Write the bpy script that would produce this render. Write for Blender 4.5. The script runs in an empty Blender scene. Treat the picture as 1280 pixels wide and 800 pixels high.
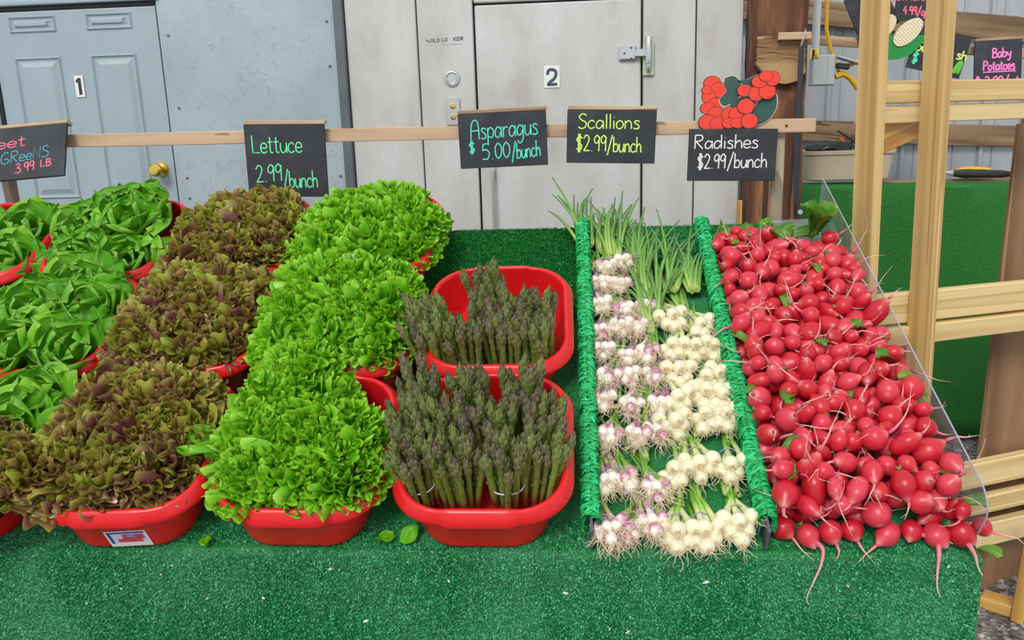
import bpy, bmesh, math, random
import numpy as np
from mathutils import Matrix, Vector, Euler

# ------------------------------------------------------------------ camera, sky, sun, exposure
scene = bpy.context.scene
COL = scene.collection
rad = math.radians
YAW, PITCH, ROLL = rad(4.45), rad(13.12), rad(1.83)
CAM_POS = Vector((0.0, -1.517, 1.631))
fwd = Vector((-math.sin(YAW) * math.cos(PITCH), math.cos(YAW) * math.cos(PITCH), -math.sin(PITCH)))
rt0 = Vector((math.cos(YAW), math.sin(YAW), 0))
up0 = rt0.cross(fwd)
rt = rt0 * math.cos(ROLL) - up0 * math.sin(ROLL)
up = up0 * math.cos(ROLL) + rt0 * math.sin(ROLL)
cam_data = bpy.data.cameras.new('camera')
cam = bpy.data.objects.new('camera', cam_data)
COL.objects.link(cam)
m = Matrix((rt, up, -fwd)).transposed().to_4x4()
m.translation = CAM_POS
cam.matrix_world = m
cam_data.sensor_width = 36
cam_data.lens = 1041 * 36 / 1280
cam_data.clip_start = 0.05
scene.camera = cam

world = bpy.data.worlds.new('world')
scene.world = world
world.use_nodes = True
bgn = world.node_tree.nodes['Background']
bgn.inputs[0].default_value = (0.93, 0.97, 1.0, 1)
bgn.inputs[1].default_value = 0.88

sun_d = bpy.data.lights.new('sun', 'SUN')
sun_d.energy = 2.1
sun_d.angle = rad(22)
sun_d.color = (1.0, 0.97, 0.91)
sun = bpy.data.objects.new('sun', sun_d)
COL.objects.link(sun)
sun.rotation_euler = Euler((rad(46), rad(-16), 0))

vs = scene.view_settings
vs.view_transform = 'Standard'
vs.look = 'None'
vs.exposure = 0.0
vs.gamma = 1.0
vs.use_curve_mapping = False

# ------------------------------------------------------------------ helpers
SL = rad(27.3)
FR = 0.80
MS = Matrix.Translation((0, 0, FR)) @ Matrix.Rotation(SL, 4, 'X')     # slope frame: x, t up the slope, h off it
PI = math.pi


def T(x, y, z):
    return Matrix.Translation((x, y, z))


def RX(a):
    return Matrix.Rotation(a, 4, 'X')


def RY(a):
    return Matrix.Rotation(a, 4, 'Y')


def RZ(a):
    return Matrix.Rotation(a, 4, 'Z')


class MB:
    """collects shapes, links them as one mesh object"""
    def __init__(self):
        self.v, self.f, self.c, self.mi = [], [], [], []

    def add(self, vs_, fs_, col=None, mi=0, M=None):
        n = len(self.v)
        if M is not None:
            vs_ = [M @ Vector(p) for p in vs_]
        self.v += [tuple(p) for p in vs_]
        self.f += [tuple(i + n for i in q) for q in fs_]
        self.mi += [mi] * len(fs_)
        if col is None:
            col = (1, 1, 1)
        if len(col) == len(vs_) and not isinstance(col[0], (int, float)):
            self.c += [tuple(q) for q in col]
        else:
            self.c += [tuple(col)] * len(vs_)
        return self

    def box(self, sx, sy, sz, M=None, bev=0.0, mi=0, seg=1):
        bm = bmesh.new()
        bmesh.ops.create_cube(bm, size=1.0)
        bmesh.ops.scale(bm, vec=(sx, sy, sz), verts=bm.verts)
        if bev:
            bmesh.ops.bevel(bm, geom=bm.edges[:], offset=bev, segments=seg, affect='EDGES', profile=0.6)
        return self.from_bm(bm, M, mi)

    def from_bm(self, bm, M=None, mi=0, col=None):
        bm.verts.index_update()
        self.add([v.co.copy() for v in bm.verts], [[v.index for v in f.verts] for f in bm.faces], col, mi, M)
        bm.free()
        return self

    def tube(self, pts, rr, n=8, M=None, col=None, mi=0, flat=None, caps=True):
        pts = [Vector(p) for p in pts]
        if isinstance(rr, (int, float)):
            rr = [rr] * len(pts)
        vs_, fs_, cs = [], [], []
        ref = Vector((0.13, 0.31, 0.94))
        prev = None
        for i, p in enumerate(pts):
            a = pts[max(0, i - 1)]
            b = pts[min(len(pts) - 1, i + 1)]
            d = (b - a)
            d = d.normalized() if d.length > 1e-9 else Vector((0, 0, 1))
            if flat is not None:
                w = Vector(flat)
                u = d.cross(w)
                u = u.normalized() if u.length > 1e-6 else Vector((1, 0, 0))
                w = w * 0.35
            else:
                if prev is None:
                    u = d.cross(ref)
                    if u.length < 0.1:
                        u = d.cross(Vector((1, 0, 0)))
                    u.normalize()
                else:
                    u = prev - d * prev.dot(d)
                    u = u.normalized() if u.length > 1e-6 else d.orthogonal().normalized()
                w = d.cross(u)
                prev = u
            for k in range(n):
                t = 2 * PI * k / n
                vs_.append(p + u * (rr[i] * math.cos(t)) + w * (rr[i] * math.sin(t)))
                if col is not None and not isinstance(col[0], (int, float)):
                    cs.append(col[i])
        m_ = len(pts)
        for i in range(m_ - 1):
            for k in range(n):
                fs_.append((i * n + k, i * n + (k + 1) % n, (i + 1) * n + (k + 1) % n, (i + 1) * n + k))
        if caps:
            fs_.append(tuple(range(n - 1, -1, -1)))
            fs_.append(tuple((m_ - 1) * n + k for k in range(n)))
        return self.add(vs_, fs_, cs if cs else col, mi, M)

    def lathe(self, prof, n=16, M=None, col=None, mi=0):
        vs_, fs_, cs = [], [], []
        for i, (r, z) in enumerate(prof):
            for k in range(n):
                t = 2 * PI * k / n
                vs_.append((r * math.cos(t), r * math.sin(t), z))
                if col is not None and not isinstance(col[0], (int, float)):
                    cs.append(col[i])
        m_ = len(prof)
        for i in range(m_ - 1):
            for k in range(n):
                fs_.append((i * n + k, i * n + (k + 1) % n, (i + 1) * n + (k + 1) % n, (i + 1) * n + k))
        fs_.append(tuple(range(n - 1, -1, -1)))
        fs_.append(tuple((m_ - 1) * n + k for k in range(n)))
        return self.add(vs_, fs_, cs if cs else col, mi, M)

    def prism(self, outline, y0, y1, M=None, mi=0, mi_side=None):
        """outline in (x, z); extruded from y0 to y1"""
        n = len(outline)
        vs_ = [(x, y0, z) for x, z in outline] + [(x, y1, z) for x, z in outline]
        ms = mi if mi_side is None else mi_side
        k = len(self.f)
        self.add(vs_, [tuple(range(n)), tuple(range(2 * n - 1, n - 1, -1))] +
                 [(i, i + n, (i + 1) % n + n, (i + 1) % n) for i in range(n)], None, mi, M)
        for i in range(k + 2, len(self.f)):
            self.mi[i] = ms
        return self

    def grid(self, arr, col=None, mi=0, M=None, closed=False):
        """arr: (nv, nu, 3)"""
        nv, nu = arr.shape[:2]
        fs_ = []
        for i in range(nv - 1):
            for j in range(nu - (0 if closed else 1)):
                j2 = (j + 1) % nu
                fs_.append((i * nu + j, i * nu + j2, (i + 1) * nu + j2, (i + 1) * nu + j))
        return self.add(arr.reshape(-1, 3).tolist(), fs_, None if col is None else col.reshape(-1, 3).tolist(), mi, M)

    def mesh(self, name, mats, smooth=True, angle=None):
        me = bpy.data.meshes.new(name)
        me.from_pydata(self.v, [], self.f)
        if not isinstance(mats, (list, tuple)):
            mats = [mats]
        for q in mats:
            me.materials.append(q)
        if any(self.mi):
            me.polygons.foreach_set('material_index', self.mi)
        at = me.color_attributes.new('pig', 'FLOAT_COLOR', 'POINT')
        buf = np.ones((len(self.v), 4), dtype=np.float32)
        buf[:, :3] = np.array(self.c, dtype=np.float32)
        at.data.foreach_set('color', buf.ravel())
        bm = bmesh.new()
        bm.from_mesh(me)
        bmesh.ops.recalc_face_normals(bm, faces=bm.faces)
        bm.to_mesh(me)
        bm.free()
        if smooth:
            me.polygons.foreach_set('use_smooth', [True] * len(me.polygons))
            if angle:
                me.set_sharp_from_angle(angle=rad(angle))
        return me

    def build(self, name, mats, parent=None, M=None, smooth=True, angle=35):
        return link(name, self.mesh(name, mats, smooth, angle), parent, M)


def link(name, me, parent=None, M=None):
    o = bpy.data.objects.new(name, me)
    COL.objects.link(o)
    if parent is not None:
        o.parent = parent
    if M is not None:
        o.matrix_local = M if parent is None else M
        o.matrix_basis = M
    return o


def tag(o, label, cat, group=None, kind=None):
    o['label'] = label
    o['category'] = cat
    if group:
        o['group'] = group
    if kind:
        o['kind'] = kind
    return o


def thing(name, label, cat, M=None, group=None):
    o = bpy.data.objects.new(name, None)
    COL.objects.link(o)
    o.empty_display_size = 0.05
    if M is not None:
        o.matrix_basis = M
    return tag(o, label, cat, group)


def struct(o):
    o['kind'] = 'structure'
    return o


def copy_tree(o, parent=None):
    c = o.copy()
    COL.objects.link(c)
    if parent is not None:
        c.parent = parent
        c.matrix_basis = o.matrix_basis.copy()
    for ch in KIDS.get(o.name, []):
        k = copy_tree(ch, c)
        KIDS.setdefault(c.name, []).append(k)
    return c


KIDS = {}


def kid(o):
    KIDS.setdefault(o.parent.name, []).append(o)
    return o


ORD = ['zeroth', 'first', 'second', 'third', 'fourth', 'fifth', 'sixth', 'seventh', 'eighth', 'ninth', 'tenth', 'eleventh', 'twelfth',
       'thirteenth', 'fourteenth', 'fifteenth', 'sixteenth', 'seventeenth', 'eighteenth', 'nineteenth', 'twentieth', 'twenty-first',
       'twenty-second', 'twenty-third', 'twenty-fourth', 'twenty-fifth', 'twenty-sixth', 'twenty-seventh', 'twenty-eighth']

# ------------------------------------------------------------------ materials


class N:
    def __init__(self, name):
        self.m = bpy.data.materials.new(name)
        self.m.use_nodes = True
        self.t = self.m.node_tree
        self.b = self.t.nodes['Principled BSDF']
        self.out = self.t.nodes['Material Output']

    def n(self, typ, **kw):
        x = self.t.nodes.new(typ)
        for k, v in kw.items():
            if hasattr(x, k) and not k.startswith('i_'):
                setattr(x, k, v)
        return x

    def l(self, a, b):
        self.t.links.new(a, b)

    def coord(self, scale=(1, 1, 1), kind='Object', rot=(0, 0, 0)):
        tc = self.n('ShaderNodeTexCoord')
        mp = self.n('ShaderNodeMapping')
        mp.inputs['Scale'].default_value = scale
        mp.inputs['Rotation'].default_value = rot
        self.l(tc.outputs[kind], mp.inputs[0])
        return mp.outputs[0]

    def noise(self, vec, scale=5, detail=4, rough=0.55, dist=0.0):
        x = self.n('ShaderNodeTexNoise')
        x.inputs['Scale'].default_value = scale
        x.inputs['Detail'].default_value = detail
        x.inputs['Roughness'].default_value = rough
        x.inputs['Distortion'].default_value = dist
        self.l(vec, x.inputs['Vector'])
        return x.outputs[0]

    def ramp(self, fac, stops):
        r = self.n('ShaderNodeValToRGB')
        el = r.color_ramp.elements
        while len(el) > 1:
            el.remove(el[-1])
        for i, (p, c) in enumerate(stops):
            e = el[0] if i == 0 else el.new(p)
            e.position = p
            e.color = (c[0], c[1], c[2], 1)
        self.l(fac, r.inputs[0])
        return r.outputs[0]

    def mix(self, fac, a, b, blend='MIX'):
        x = self.n('ShaderNodeMix', data_type='RGBA', blend_type=blend)
        if isinstance(fac, (int, float)):
            x.inputs[0].default_value = fac
        else:
            self.l(fac, x.inputs[0])
        for s, q in ((6, a), (7, b)):
            if isinstance(q, tuple):
                x.inputs[s].default_value = (q[0], q[1], q[2], 1)
            else:
                self.l(q, x.inputs[s])
        return x.outputs[2]

    def math(self, op, a, b=0.0):
        x = self.n('ShaderNodeMath', operation=op)
        for i, q in enumerate((a, b)):
            if isinstance(q, (int, float)):
                x.inputs[i].default_value = q
            else:
                self.l(q, x.inputs[i])
        return x.outputs[0]

    def attr(self, name='pig'):
        a = self.n('ShaderNodeAttribute', attribute_name=name)
        s = self.n('ShaderNodeSeparateColor')
        self.l(a.outputs['Color'], s.inputs[0])
        return s.outputs[0], s.outputs[1], s.outputs[2]

    def rnd(self):
        return self.n('ShaderNodeObjectInfo').outputs['Random']

    def color(self, c):
        if isinstance(c, tuple):
            self.b.inputs['Base Color'].default_value = (c[0], c[1], c[2], 1)
        else:
            self.l(c, self.b.inputs['Base Color'])
        return self

    def bump(self, h, strength=0.3, dist=0.01):
        x = self.n('ShaderNodeBump')
        x.inputs['Strength'].default_value = strength
        x.inputs['Distance'].default_value = dist
        self.l(h, x.inputs['Height'])
        self.l(x.outputs[0], self.b.inputs['Normal'])
        return self

    def set(self, **kw):
        for k, v in kw.items():
            self.b.inputs[k.replace('_', ' ')].default_value = v
        return self

    def leafy(self, colr, trans=0.3, gain=1.3):
        """adds light shining through a thin leaf"""
        tr = self.n('ShaderNodeBsdfTranslucent')
        if isinstance(colr, tuple):
            tr.inputs[0].default_value = (*colr, 1)
        else:
            self.l(colr, tr.inputs[0])
        mx = self.n('ShaderNodeMixShader')
        mx.inputs[0].default_value = trans
        self.l(self.b.outputs[0], mx.inputs[1])
        self.l(tr.outputs[0], mx.inputs[2])
        self.l(mx.outputs[0], self.out.inputs[0])
        return self


def flat_mat(name, c, rough=0.5, metal=0.0, spec=0.5, var=0.0, scale=20):
    x = N(name)
    if var:
        nz = x.noise(x.coord(), scale, 5)
        x.color(x.ramp(nz, [(0.25, tuple(q * (1 - var) for q in c)), (0.75, tuple(min(1, q * (1 + var)) for q in c))]))
    else:
        x.color(c)
    x.set(Roughness=rough, Metallic=metal)
    x.b.inputs['Specular IOR Level'].default_value = spec
    return x.m


def wood_mat(name, dark, light, mid=None, scale=(1.2, 22, 22), rough=0.65, ring=9, bump=0.15, seed=0.0):
    x = N(name)
    v = x.coord(scale)
    rnd = x.n('ShaderNodeVectorMath', operation='ADD')
    comb = x.n('ShaderNodeCombineXYZ')
    r7 = x.math('MULTIPLY', x.rnd(), 37.0)
    for i in range(3):
        x.l(r7, comb.inputs[i])
    x.l(v, rnd.inputs[0])
    x.l(comb.outputs[0], rnd.inputs[1])
    v = rnd.outputs[0]
    n1 = x.noise(v, 0.35, 3, 0.5, 0.6)
    w = x.n('ShaderNodeMath', operation='MULTIPLY')
    w.inputs[1].default_value = ring
    x.l(n1, w.inputs[0])
    fr = x.math('FRACT', w.outputs[0])
    n2 = x.noise(v, 2.5, 6, 0.65)
    fac = x.math('ADD', x.math('MULTIPLY', fr, 0.55), x.math('MULTIPLY', n2, 0.5))
    c = x.ramp(fac, [(0.2, light), (0.55, mid or tuple((a + b) / 2 for a, b in zip(dark, light))), (0.9, dark)])
    x.color(c)
    x.set(Roughness=rough)
    x.bump(fac, bump, 0.003)
    return x.m


MAT = {}
MAT['pine'] = wood_mat('pine', (0.52, 0.33, 0.12), (0.80, 0.63, 0.33), (0.70, 0.52, 0.24), (0.45, 34, 34), 0.55, 5)
MAT['pine_mid'] = wood_mat('pine_mid', (0.40, 0.23, 0.07), (0.72, 0.50, 0.22), (0.60, 0.39, 0.15), (0.45, 34, 34), 0.55, 5)
MAT['pine_gold'] = wood_mat('pine_gold', (0.34, 0.15, 0.03), (0.70, 0.43, 0.13), (0.56, 0.31, 0.08), (0.5, 34, 34), 0.5, 5)
MAT['rail'] = wood_mat('rail_wood', (0.22, 0.12, 0.06), (0.60, 0.43, 0.28), (0.50, 0.34, 0.21), (3.5, 40, 40), 0.75, 3)
MAT['greywood'] = wood_mat('weathered_wood', (0.20, 0.16, 0.12), (0.48, 0.40, 0.30), None, (2, 18, 18), 0.8, 4)
MAT['timber'] = wood_mat('old_timber', (0.05, 0.02, 0.012), (0.30, 0.15, 0.075), (0.16, 0.07, 0.035), (1.6, 9, 9), 0.85, 5, 0.6)
MAT['timber_post'] = wood_mat('old_timber_post', (0.018, 0.008, 0.005), (0.30, 0.14, 0.065), (0.11, 0.042, 0.02), (26, 26, 2.6), 0.85, 3, 1.0)
MAT['timber_cut'] = wood_mat('fresh_cut_timber', (0.20, 0.11, 0.05), (0.46, 0.30, 0.14), None, (3, 8, 8), 0.8, 3, 0.3)
MAT['girt'] = wood_mat('rough_board', (0.11, 0.065, 0.035), (0.36, 0.25, 0.15), (0.24, 0.15, 0.085), (1.0, 14, 14), 0.85, 7, 0.4)
MAT['ply'] = wood_mat('plywood', (0.12, 0.055, 0.025), (0.32, 0.185, 0.095), (0.22, 0.12, 0.058), (0.9, 11, 11), 0.7, 5, 0.1)

x = N('painted_board')          # blue grey painted strand board
v = x.coord((1, 1, 1))
n1 = x.noise(v, 26, 5, 0.6, 1.2)
n2 = x.noise(v, 3, 3)
c = x.ramp(n2, [(0.3, (0.29, 0.37, 0.41)), (0.7, (0.38, 0.45, 0.49))])
c = x.mix(x.ramp(n1, [(0.57, (0, 0, 0)), (0.68, (0.6, 0.6, 0.6))]), c, (0.24, 0.30, 0.33))
x.color(c).set(Roughness=0.55)
x.bump(n1, 0.35, 0.006)
MAT['painted'] = x.m
MAT['door_paint'] = flat_mat('door_paint', (0.31, 0.39, 0.44), 0.45, var=0.06, scale=6)
MAT['trim_dark'] = flat_mat('dark_trim', (0.10, 0.125, 0.14), 0.5, var=0.2, scale=8)
MAT['gap'] = flat_mat('dark_gap', (0.02, 0.022, 0.024), 0.8)
x = N('brushed_panel')          # grey embossed cooler panels with grime
v = x.coord((1, 1, 1))
n1 = x.noise(v, 70, 4, 0.6)
n2 = x.noise(x.coord((1.4, 1, 0.7)), 2.4, 6, 0.6, 0.4)
c = x.ramp(n2, [(0.30, (0.40, 0.38, 0.34)), (0.47, (0.52, 0.515, 0.50)), (0.7, (0.62, 0.63, 0.65))])
c = x.mix(x.math('MULTIPLY', x.ramp(n1, [(0.55, (0, 0, 0)), (0.75, (1, 1, 1))]), 0.25), c, (0.33, 0.32, 0.30))
x.color(c).set(Roughness=0.45, Metallic=0.0)
x.bump(n1, 0.12, 0.002)
MAT['panel'] = x.m
MAT['steel'] = flat_mat('steel', (0.62, 0.63, 0.64), 0.28, 0.9)
MAT['steel_dull'] = flat_mat('dull_steel', (0.50, 0.50, 0.49), 0.45, 0.6)
MAT['zinc'] = flat_mat('zinc_plate', (0.55, 0.62, 0.48), 0.4, 0.5)
MAT['brass'] = flat_mat('brass', (0.80, 0.56, 0.13), 0.22, 1.0)
MAT['white'] = flat_mat('white_plate', (0.80, 0.80, 0.78), 0.5)
MAT['ink'] = flat_mat('black_ink', (0.02, 0.025, 0.03), 0.5)
MAT['grey_ink'] = flat_mat('slate_ink', (0.05, 0.075, 0.10), 0.5)

x = N('red_plastic')
n1 = x.noise(x.coord(), 60, 3)
x.color(x.ramp(n1, [(0.3, (0.66, 0.008, 0.012)), (0.7, (0.74, 0.012, 0.016))])).set(Roughness=0.32)
x.b.inputs['Specular IOR Level'].default_value = 0.5
x.b.inputs['Subsurface Weight'].default_value = 0.0
MAT['red'] = x.m

x = N('artificial_turf')        # front is sun-faded in streaks
v = x.coord((1, 1, 1))
n1 = x.noise(v, 260, 2)
n2 = x.noise(x.coord((3.0, 6.0, 1.6)), 1.6, 5, 0.6)
c = x.ramp(n1, [(0.25, (0.004, 0.10, 0.018)), (0.55, (0.008, 0.21, 0.04)), (0.8, (0.02, 0.34, 0.08))])
c = x.mix(x.math('MULTIPLY', x.ramp(n2, [(0.42, (0, 0, 0)), (0.66, (1, 1, 1))]), 0.30), c, (0.10, 0.42, 0.22))
x.color(c).set(Roughness=0.55)
x.bump(n1, 0.6, 0.004)
MAT['turf'] = x.m
x = N('turf_blade')
v = x.coord((1, 1, 1))
a0, a1, a2 = x.attr()
n2 = x.noise(x.coord((3.0, 6.0, 1.6)), 1.6, 5, 0.6)
c = x.ramp(a0, [(0.0, (0.004, 0.13, 0.028)), (0.55, (0.020, 0.39, 0.115)), (1.0, (0.22, 0.78, 0.44))])
c2 = x.ramp(a0, [(0.0, (0.003, 0.10, 0.012)), (1.0, (0.016, 0.32, 0.050))])
c = x.mix(x.math('MULTIPLY', x.ramp(n2, [(0.42, (0, 0, 0)), (0.66, (1, 1, 1))]), 0.40), c, (0.20, 0.64, 0.36))
c = x.mix(a1, c, c2)
x.color(c).set(Roughness=0.42)
MAT['blade'] = x.m
x = N('far_turf')
n1 = x.noise(x.coord(), 150, 3)
n2 = x.noise(x.coord((1, 1, 6)), 3, 4)
c = x.ramp(n1, [(0.25, (0.004, 0.07, 0.006)), (0.8, (0.015, 0.22, 0.018))])
c = x.mix(x.math('MULTIPLY', n2, 0.5), c, (0.012, 0.19, 0.02))
x.color(c).set(Roughness=0.7)
x.bump(n1, 0.6, 0.01)
MAT['far_turf'] = x.m
x = N('fringe_green')
a0, a1, a2 = x.attr()
x.color(x.ramp(a0, [(0.0, (0.006, 0.28, 0.06)), (1.0, (0.03, 0.62, 0.21))])).set(Roughness=0.5)
MAT['fringe'] = x.m

x = N('clear_acrylic')
tp = x.n('ShaderNodeBsdfTransparent')
tp.inputs[0].default_value = (0.93, 0.95, 0.96, 1)
gl = x.n('ShaderNodeBsdfGlossy')
gl.inputs['Roughness'].default_value = 0.12
gl.inputs[0].default_value = (0.9, 0.92, 0.95, 1)
df = x.n('ShaderNodeBsdfDiffuse')
df.inputs[0].default_value = (0.62, 0.64, 0.68, 1)
fre = x.n('ShaderNodeLayerWeight')
fre.inputs[0].default_value = 0.25
m1 = x.n('ShaderNodeMixShader')
m1.inputs[0].default_value = 0.10
x.l(tp.outputs[0], m1.inputs[1])
x.l(df.outputs[0], m1.inputs[2])
m2 = x.n('ShaderNodeMixShader')
x.l(x.math('ADD', x.math('MULTIPLY', x.math('POWER', fre.outputs[1], 2.0), 0.25), 0.02), m2.inputs[0])
x.l(m1.outputs[0], m2.inputs[1])
x.l(gl.outputs[0], m2.inputs[2])
x.l(m2.outputs[0], x.out.inputs[0])
MAT['acrylic'] = x.m

x = N('slate_board')
n1 = x.noise(x.coord((1, 1, 1)), 9, 5, 0.6, 0.5)
x.color(x.ramp(n1, [(0.35, (0.018, 0.021, 0.027)), (0.62, (0.034, 0.039, 0.048)), (0.8, (0.085, 0.10, 0.115))])).set(Roughness=0.7)
MAT['slate'] = x.m
for nm, c in dict(chalk_green=(0.16, 0.95, 0.47), chalk_teal=(0.10, 0.80, 0.55), chalk_lime=(0.72, 0.95, 0.18), chalk_white=(0.85, 0.87, 0.87),
                  chalk_pink=(0.95, 0.16, 0.26), chalk_magenta=(0.95, 0.22, 0.62), chalk_blue=(0.05, 0.33, 0.43), chalk_smudge=(0.05, 0.15, 0.15),
                  cut_red=(0.85, 0.05, 0.025), cut_green=(0.03, 0.085, 0.075), cut_edge=(0.72, 0.62, 0.45), husk=(0.01, 0.28, 0.05),
                  kernel=(0.78, 0.66, 0.40), kernel_white=(0.85, 0.84, 0.78), sticker_blue=(0.04, 0.05, 0.35), sticker_red=(0.62, 0.05, 0.11),
                  sticker_sky=(0.15, 0.36, 0.60), sticker_lilac=(0.60, 0.62, 0.82), conduit=(0.50, 0.52, 0.54), jbox=(0.42, 0.45, 0.45), cord_yellow=(0.62, 0.36, 0.01),
                  strap=(0.028, 0.032, 0.042), beige=(0.52, 0.44, 0.32), black_bag=(0.012, 0.012, 0.014), green_cloth=(0.01, 0.35, 0.19), orange=(0.8, 0.10, 0.02),
                  yellow=(0.75, 0.45, 0.01), black_plastic=(0.02, 0.02, 0.022), grey_metal=(0.42, 0.43, 0.44), band_white=(0.75, 0.76, 0.80),
                  band_violet=(0.34, 0.30, 0.52), divider_grey=(0.10, 0.11, 0.13), zucchini=(0.12, 0.50, 0.05), fluff=(0.75, 0.78, 0.80),
                  knot=(0.12, 0.04, 0.012)).items():
    MAT[nm] = flat_mat(nm, c, 0.55 if nm not in ('black_bag',) else 0.3)
x = N('corrugated_metal')
n1 = x.noise(x.coord((1, 1, 0.3)), 4, 4)
x.color(x.ramp(n1, [(0.3, (0.36, 0.39, 0.42)), (0.7, (0.48, 0.51, 0.54))])).set(Roughness=0.4, Metallic=0.3)
MAT['corr'] = x.m
x = N('gravel_ground')
vo = x.n('ShaderNodeTexVoronoi')
vo.inputs['Scale'].default_value = 55
x.l(x.coord(), vo.inputs['Vector'])
x.color(x.ramp(vo.outputs['Color'], [(0.1, (0.07, 0.06, 0.06)), (0.5, (0.20, 0.18, 0.17)), (0.9, (0.38, 0.36, 0.34))])).set(Roughness=0.9)
x.bump(vo.outputs['Distance'], 0.8, 0.02)
MAT['ground'] = x.m
x = N('pebble')
a0, a1, a2 = x.attr()
x.color(x.ramp(a0, [(0.0, (0.09, 0.08, 0.08)), (0.6, (0.27, 0.24, 0.22)), (1.0, (0.50, 0.46, 0.42))])).set(Roughness=0.85)
MAT['pebble'] = x.m

# --- vegetables
x = N('frilly_lettuce')
e, r, s = x.attr()
n1 = x.noise(x.coord(), 40, 3)
f = x.math('ADD', x.math('MULTIPLY', e, 0.65), x.math('ADD', x.math('MULTIPLY', r, 0.22), x.math('MULTIPLY', n1, 0.25)))
c = x.ramp(f, [(0.12, (0.30, 0.50, 0.09)), (0.35, (0.075, 0.34, 0.008)), (0.7, (0.13, 0.47, 0.008)), (1.0, (0.21, 0.56, 0.012))])
c = x.mix(x.math('MULTIPLY', s, 0.75), c, (0.40, 0.70, 0.05))
x.color(c).set(Roughness=0.38)
x.bump(n1, 0.25, 0.004)
x.leafy(c, 0.22)
MAT['frilly'] = x.m
x = N('red_lettuce')
e, r, s = x.attr()
n1 = x.noise(x.coord(), 28, 4)
n2 = x.noise(x.coord(), 13, 3)
f = x.math('ADD', x.math('MULTIPLY', e, 0.16), x.math('ADD', x.math('MULTIPLY', r, 0.40), x.math('ADD', x.math('MULTIPLY', n2, 0.90), x.math('MULTIPLY', x.rnd(), 0.14))))
c = x.ramp(f, [(0.36, (0.46, 0.60, 0.07)), (0.58, (0.36, 0.44, 0.035)), (0.72, (0.34, 0.29, 0.05)), (0.86, (0.30, 0.15, 0.06)), (1.0, (0.19, 0.055, 0.06))])
c = x.mix(x.math('MULTIPLY', s, 0.5), c, (0.50, 0.50, 0.10))
x.color(c).set(Roughness=0.24)
x.bump(n1, 0.3, 0.004)
x.leafy(c, 0.28)
MAT['redleaf'] = x.m
x = N('butter_lettuce')
e, r, s = x.attr()            # e: along the leaf, s: closeness to the rib or a vein
n1 = x.noise(x.coord(), 22, 3)
f = x.math('ADD', x.math('MULTIPLY', e, 0.6), x.math('ADD', x.math('MULTIPLY', r, 0.3), x.math('MULTIPLY', n1, 0.25)))
c = x.ramp(f, [(0.15, (0.40, 0.62, 0.12)), (0.45, (0.14, 0.44, 0.012)), (0.85, (0.075, 0.34, 0.008)), (1.0, (0.19, 0.50, 0.015))])
c = x.mix(x.math('MULTIPLY', s, 0.60), c, (0.42, 0.66, 0.10))
x.color(c).set(Roughness=0.36)
x.b.inputs['Specular IOR Level'].default_value = 0.32
x.bump(n1, 0.6, 0.008)
x.leafy(c, 0.28)
MAT['butter'] = x.m
x = N('asparagus')
a0, a1, a2 = x.attr()          # a0: height along the spear, a1: tip of a scale
n1 = x.noise(x.coord(), 60, 3)
f = x.math('ADD', x.math('MULTIPLY', a0, 0.55), x.math('ADD', x.math('MULTIPLY', n1, 0.35), x.math('MULTIPLY', x.rnd(), 0.30)))
c = x.ramp(f, [(0.15, (0.34, 0.46, 0.08)), (0.55, (0.24, 0.36, 0.055)), (0.80, (0.20, 0.26, 0.065)), (1.0, (0.17, 0.125, 0.10))])
c = x.mix(x.math('MULTIPLY', a1, 0.50), c, (0.23, 0.17, 0.145))
x.color(c).set(Roughness=0.42)
MAT['spear'] = x.m
x = N('scallion_purple')
a0, a1, a2 = x.attr()
n1 = x.noise(x.coord((1, 1, 1)), 55, 3)
f = x.math('ADD', a0, x.math('MULTIPLY', x.math('SUBTRACT', x.math('ADD', n1, x.rnd()), 1.0), 0.7))
c = x.ramp(f, [(0.05, (0.86, 0.78, 0.70)), (0.33, (0.86, 0.78, 0.74)), (0.44, (0.66, 0.38, 0.48)), (0.55, (0.40, 0.10, 0.22)), (0.70, (0.62, 0.48, 0.36)), (0.80, (0.34, 0.48, 0.11)), (1.0, (0.13, 0.36, 0.03))])
x.color(c).set(Roughness=0.28)
MAT['purple'] = x.m
x = N('scallion_white')
a0, a1, a2 = x.attr()
n1 = x.noise(x.coord((1, 1, 1)), 40, 3)
f = x.math('ADD', a0, x.math('MULTIPLY', x.math('SUBTRACT', n1, 0.5), 0.2))
c = x.ramp(f, [(0.04, (0.55, 0.40, 0.22)), (0.10, (0.78, 0.73, 0.50)), (0.5, (0.83, 0.80, 0.60)), (0.68, (0.62, 0.72, 0.26)), (0.84, (0.22, 0.46, 0.06)), (1.0, (0.11, 0.36, 0.025))])
x.color(c).set(Roughness=0.25)
MAT['onion'] = x.m
x = N('scallion_leaf')
a0, a1, a2 = x.attr()
c = x.ramp(x.math('ADD', x.math('MULTIPLY', a0, 0.7), x.math('MULTIPLY', a1, 0.3)), [(0.0, (0.46, 0.60, 0.16)), (0.4, (0.19, 0.38, 0.07)), (1.0, (0.075, 0.22, 0.06))])
x.color(c).set(Roughness=0.4)
MAT['scal_leaf'] = x.m
MAT['root_hair'] = flat_mat('root_hair', (0.84, 0.72, 0.52), 0.7)
x = N('radish_red')
a0, a1, a2 = x.attr()
n1 = x.noise(x.coord(), 35, 4)
c = x.ramp(x.math('ADD', x.math('MULTIPLY', n1, 0.7), x.math('MULTIPLY', x.rnd(), 0.4)), [(0.25, (0.42, 0.005, 0.012)), (0.55, (0.58, 0.014, 0.032)), (0.88, (0.68, 0.075, 0.115))])
c = x.mix(x.math('MULTIPLY', a0, 0.7), c, (0.80, 0.42, 0.40))
x.color(c).set(Roughness=0.33)
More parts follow.
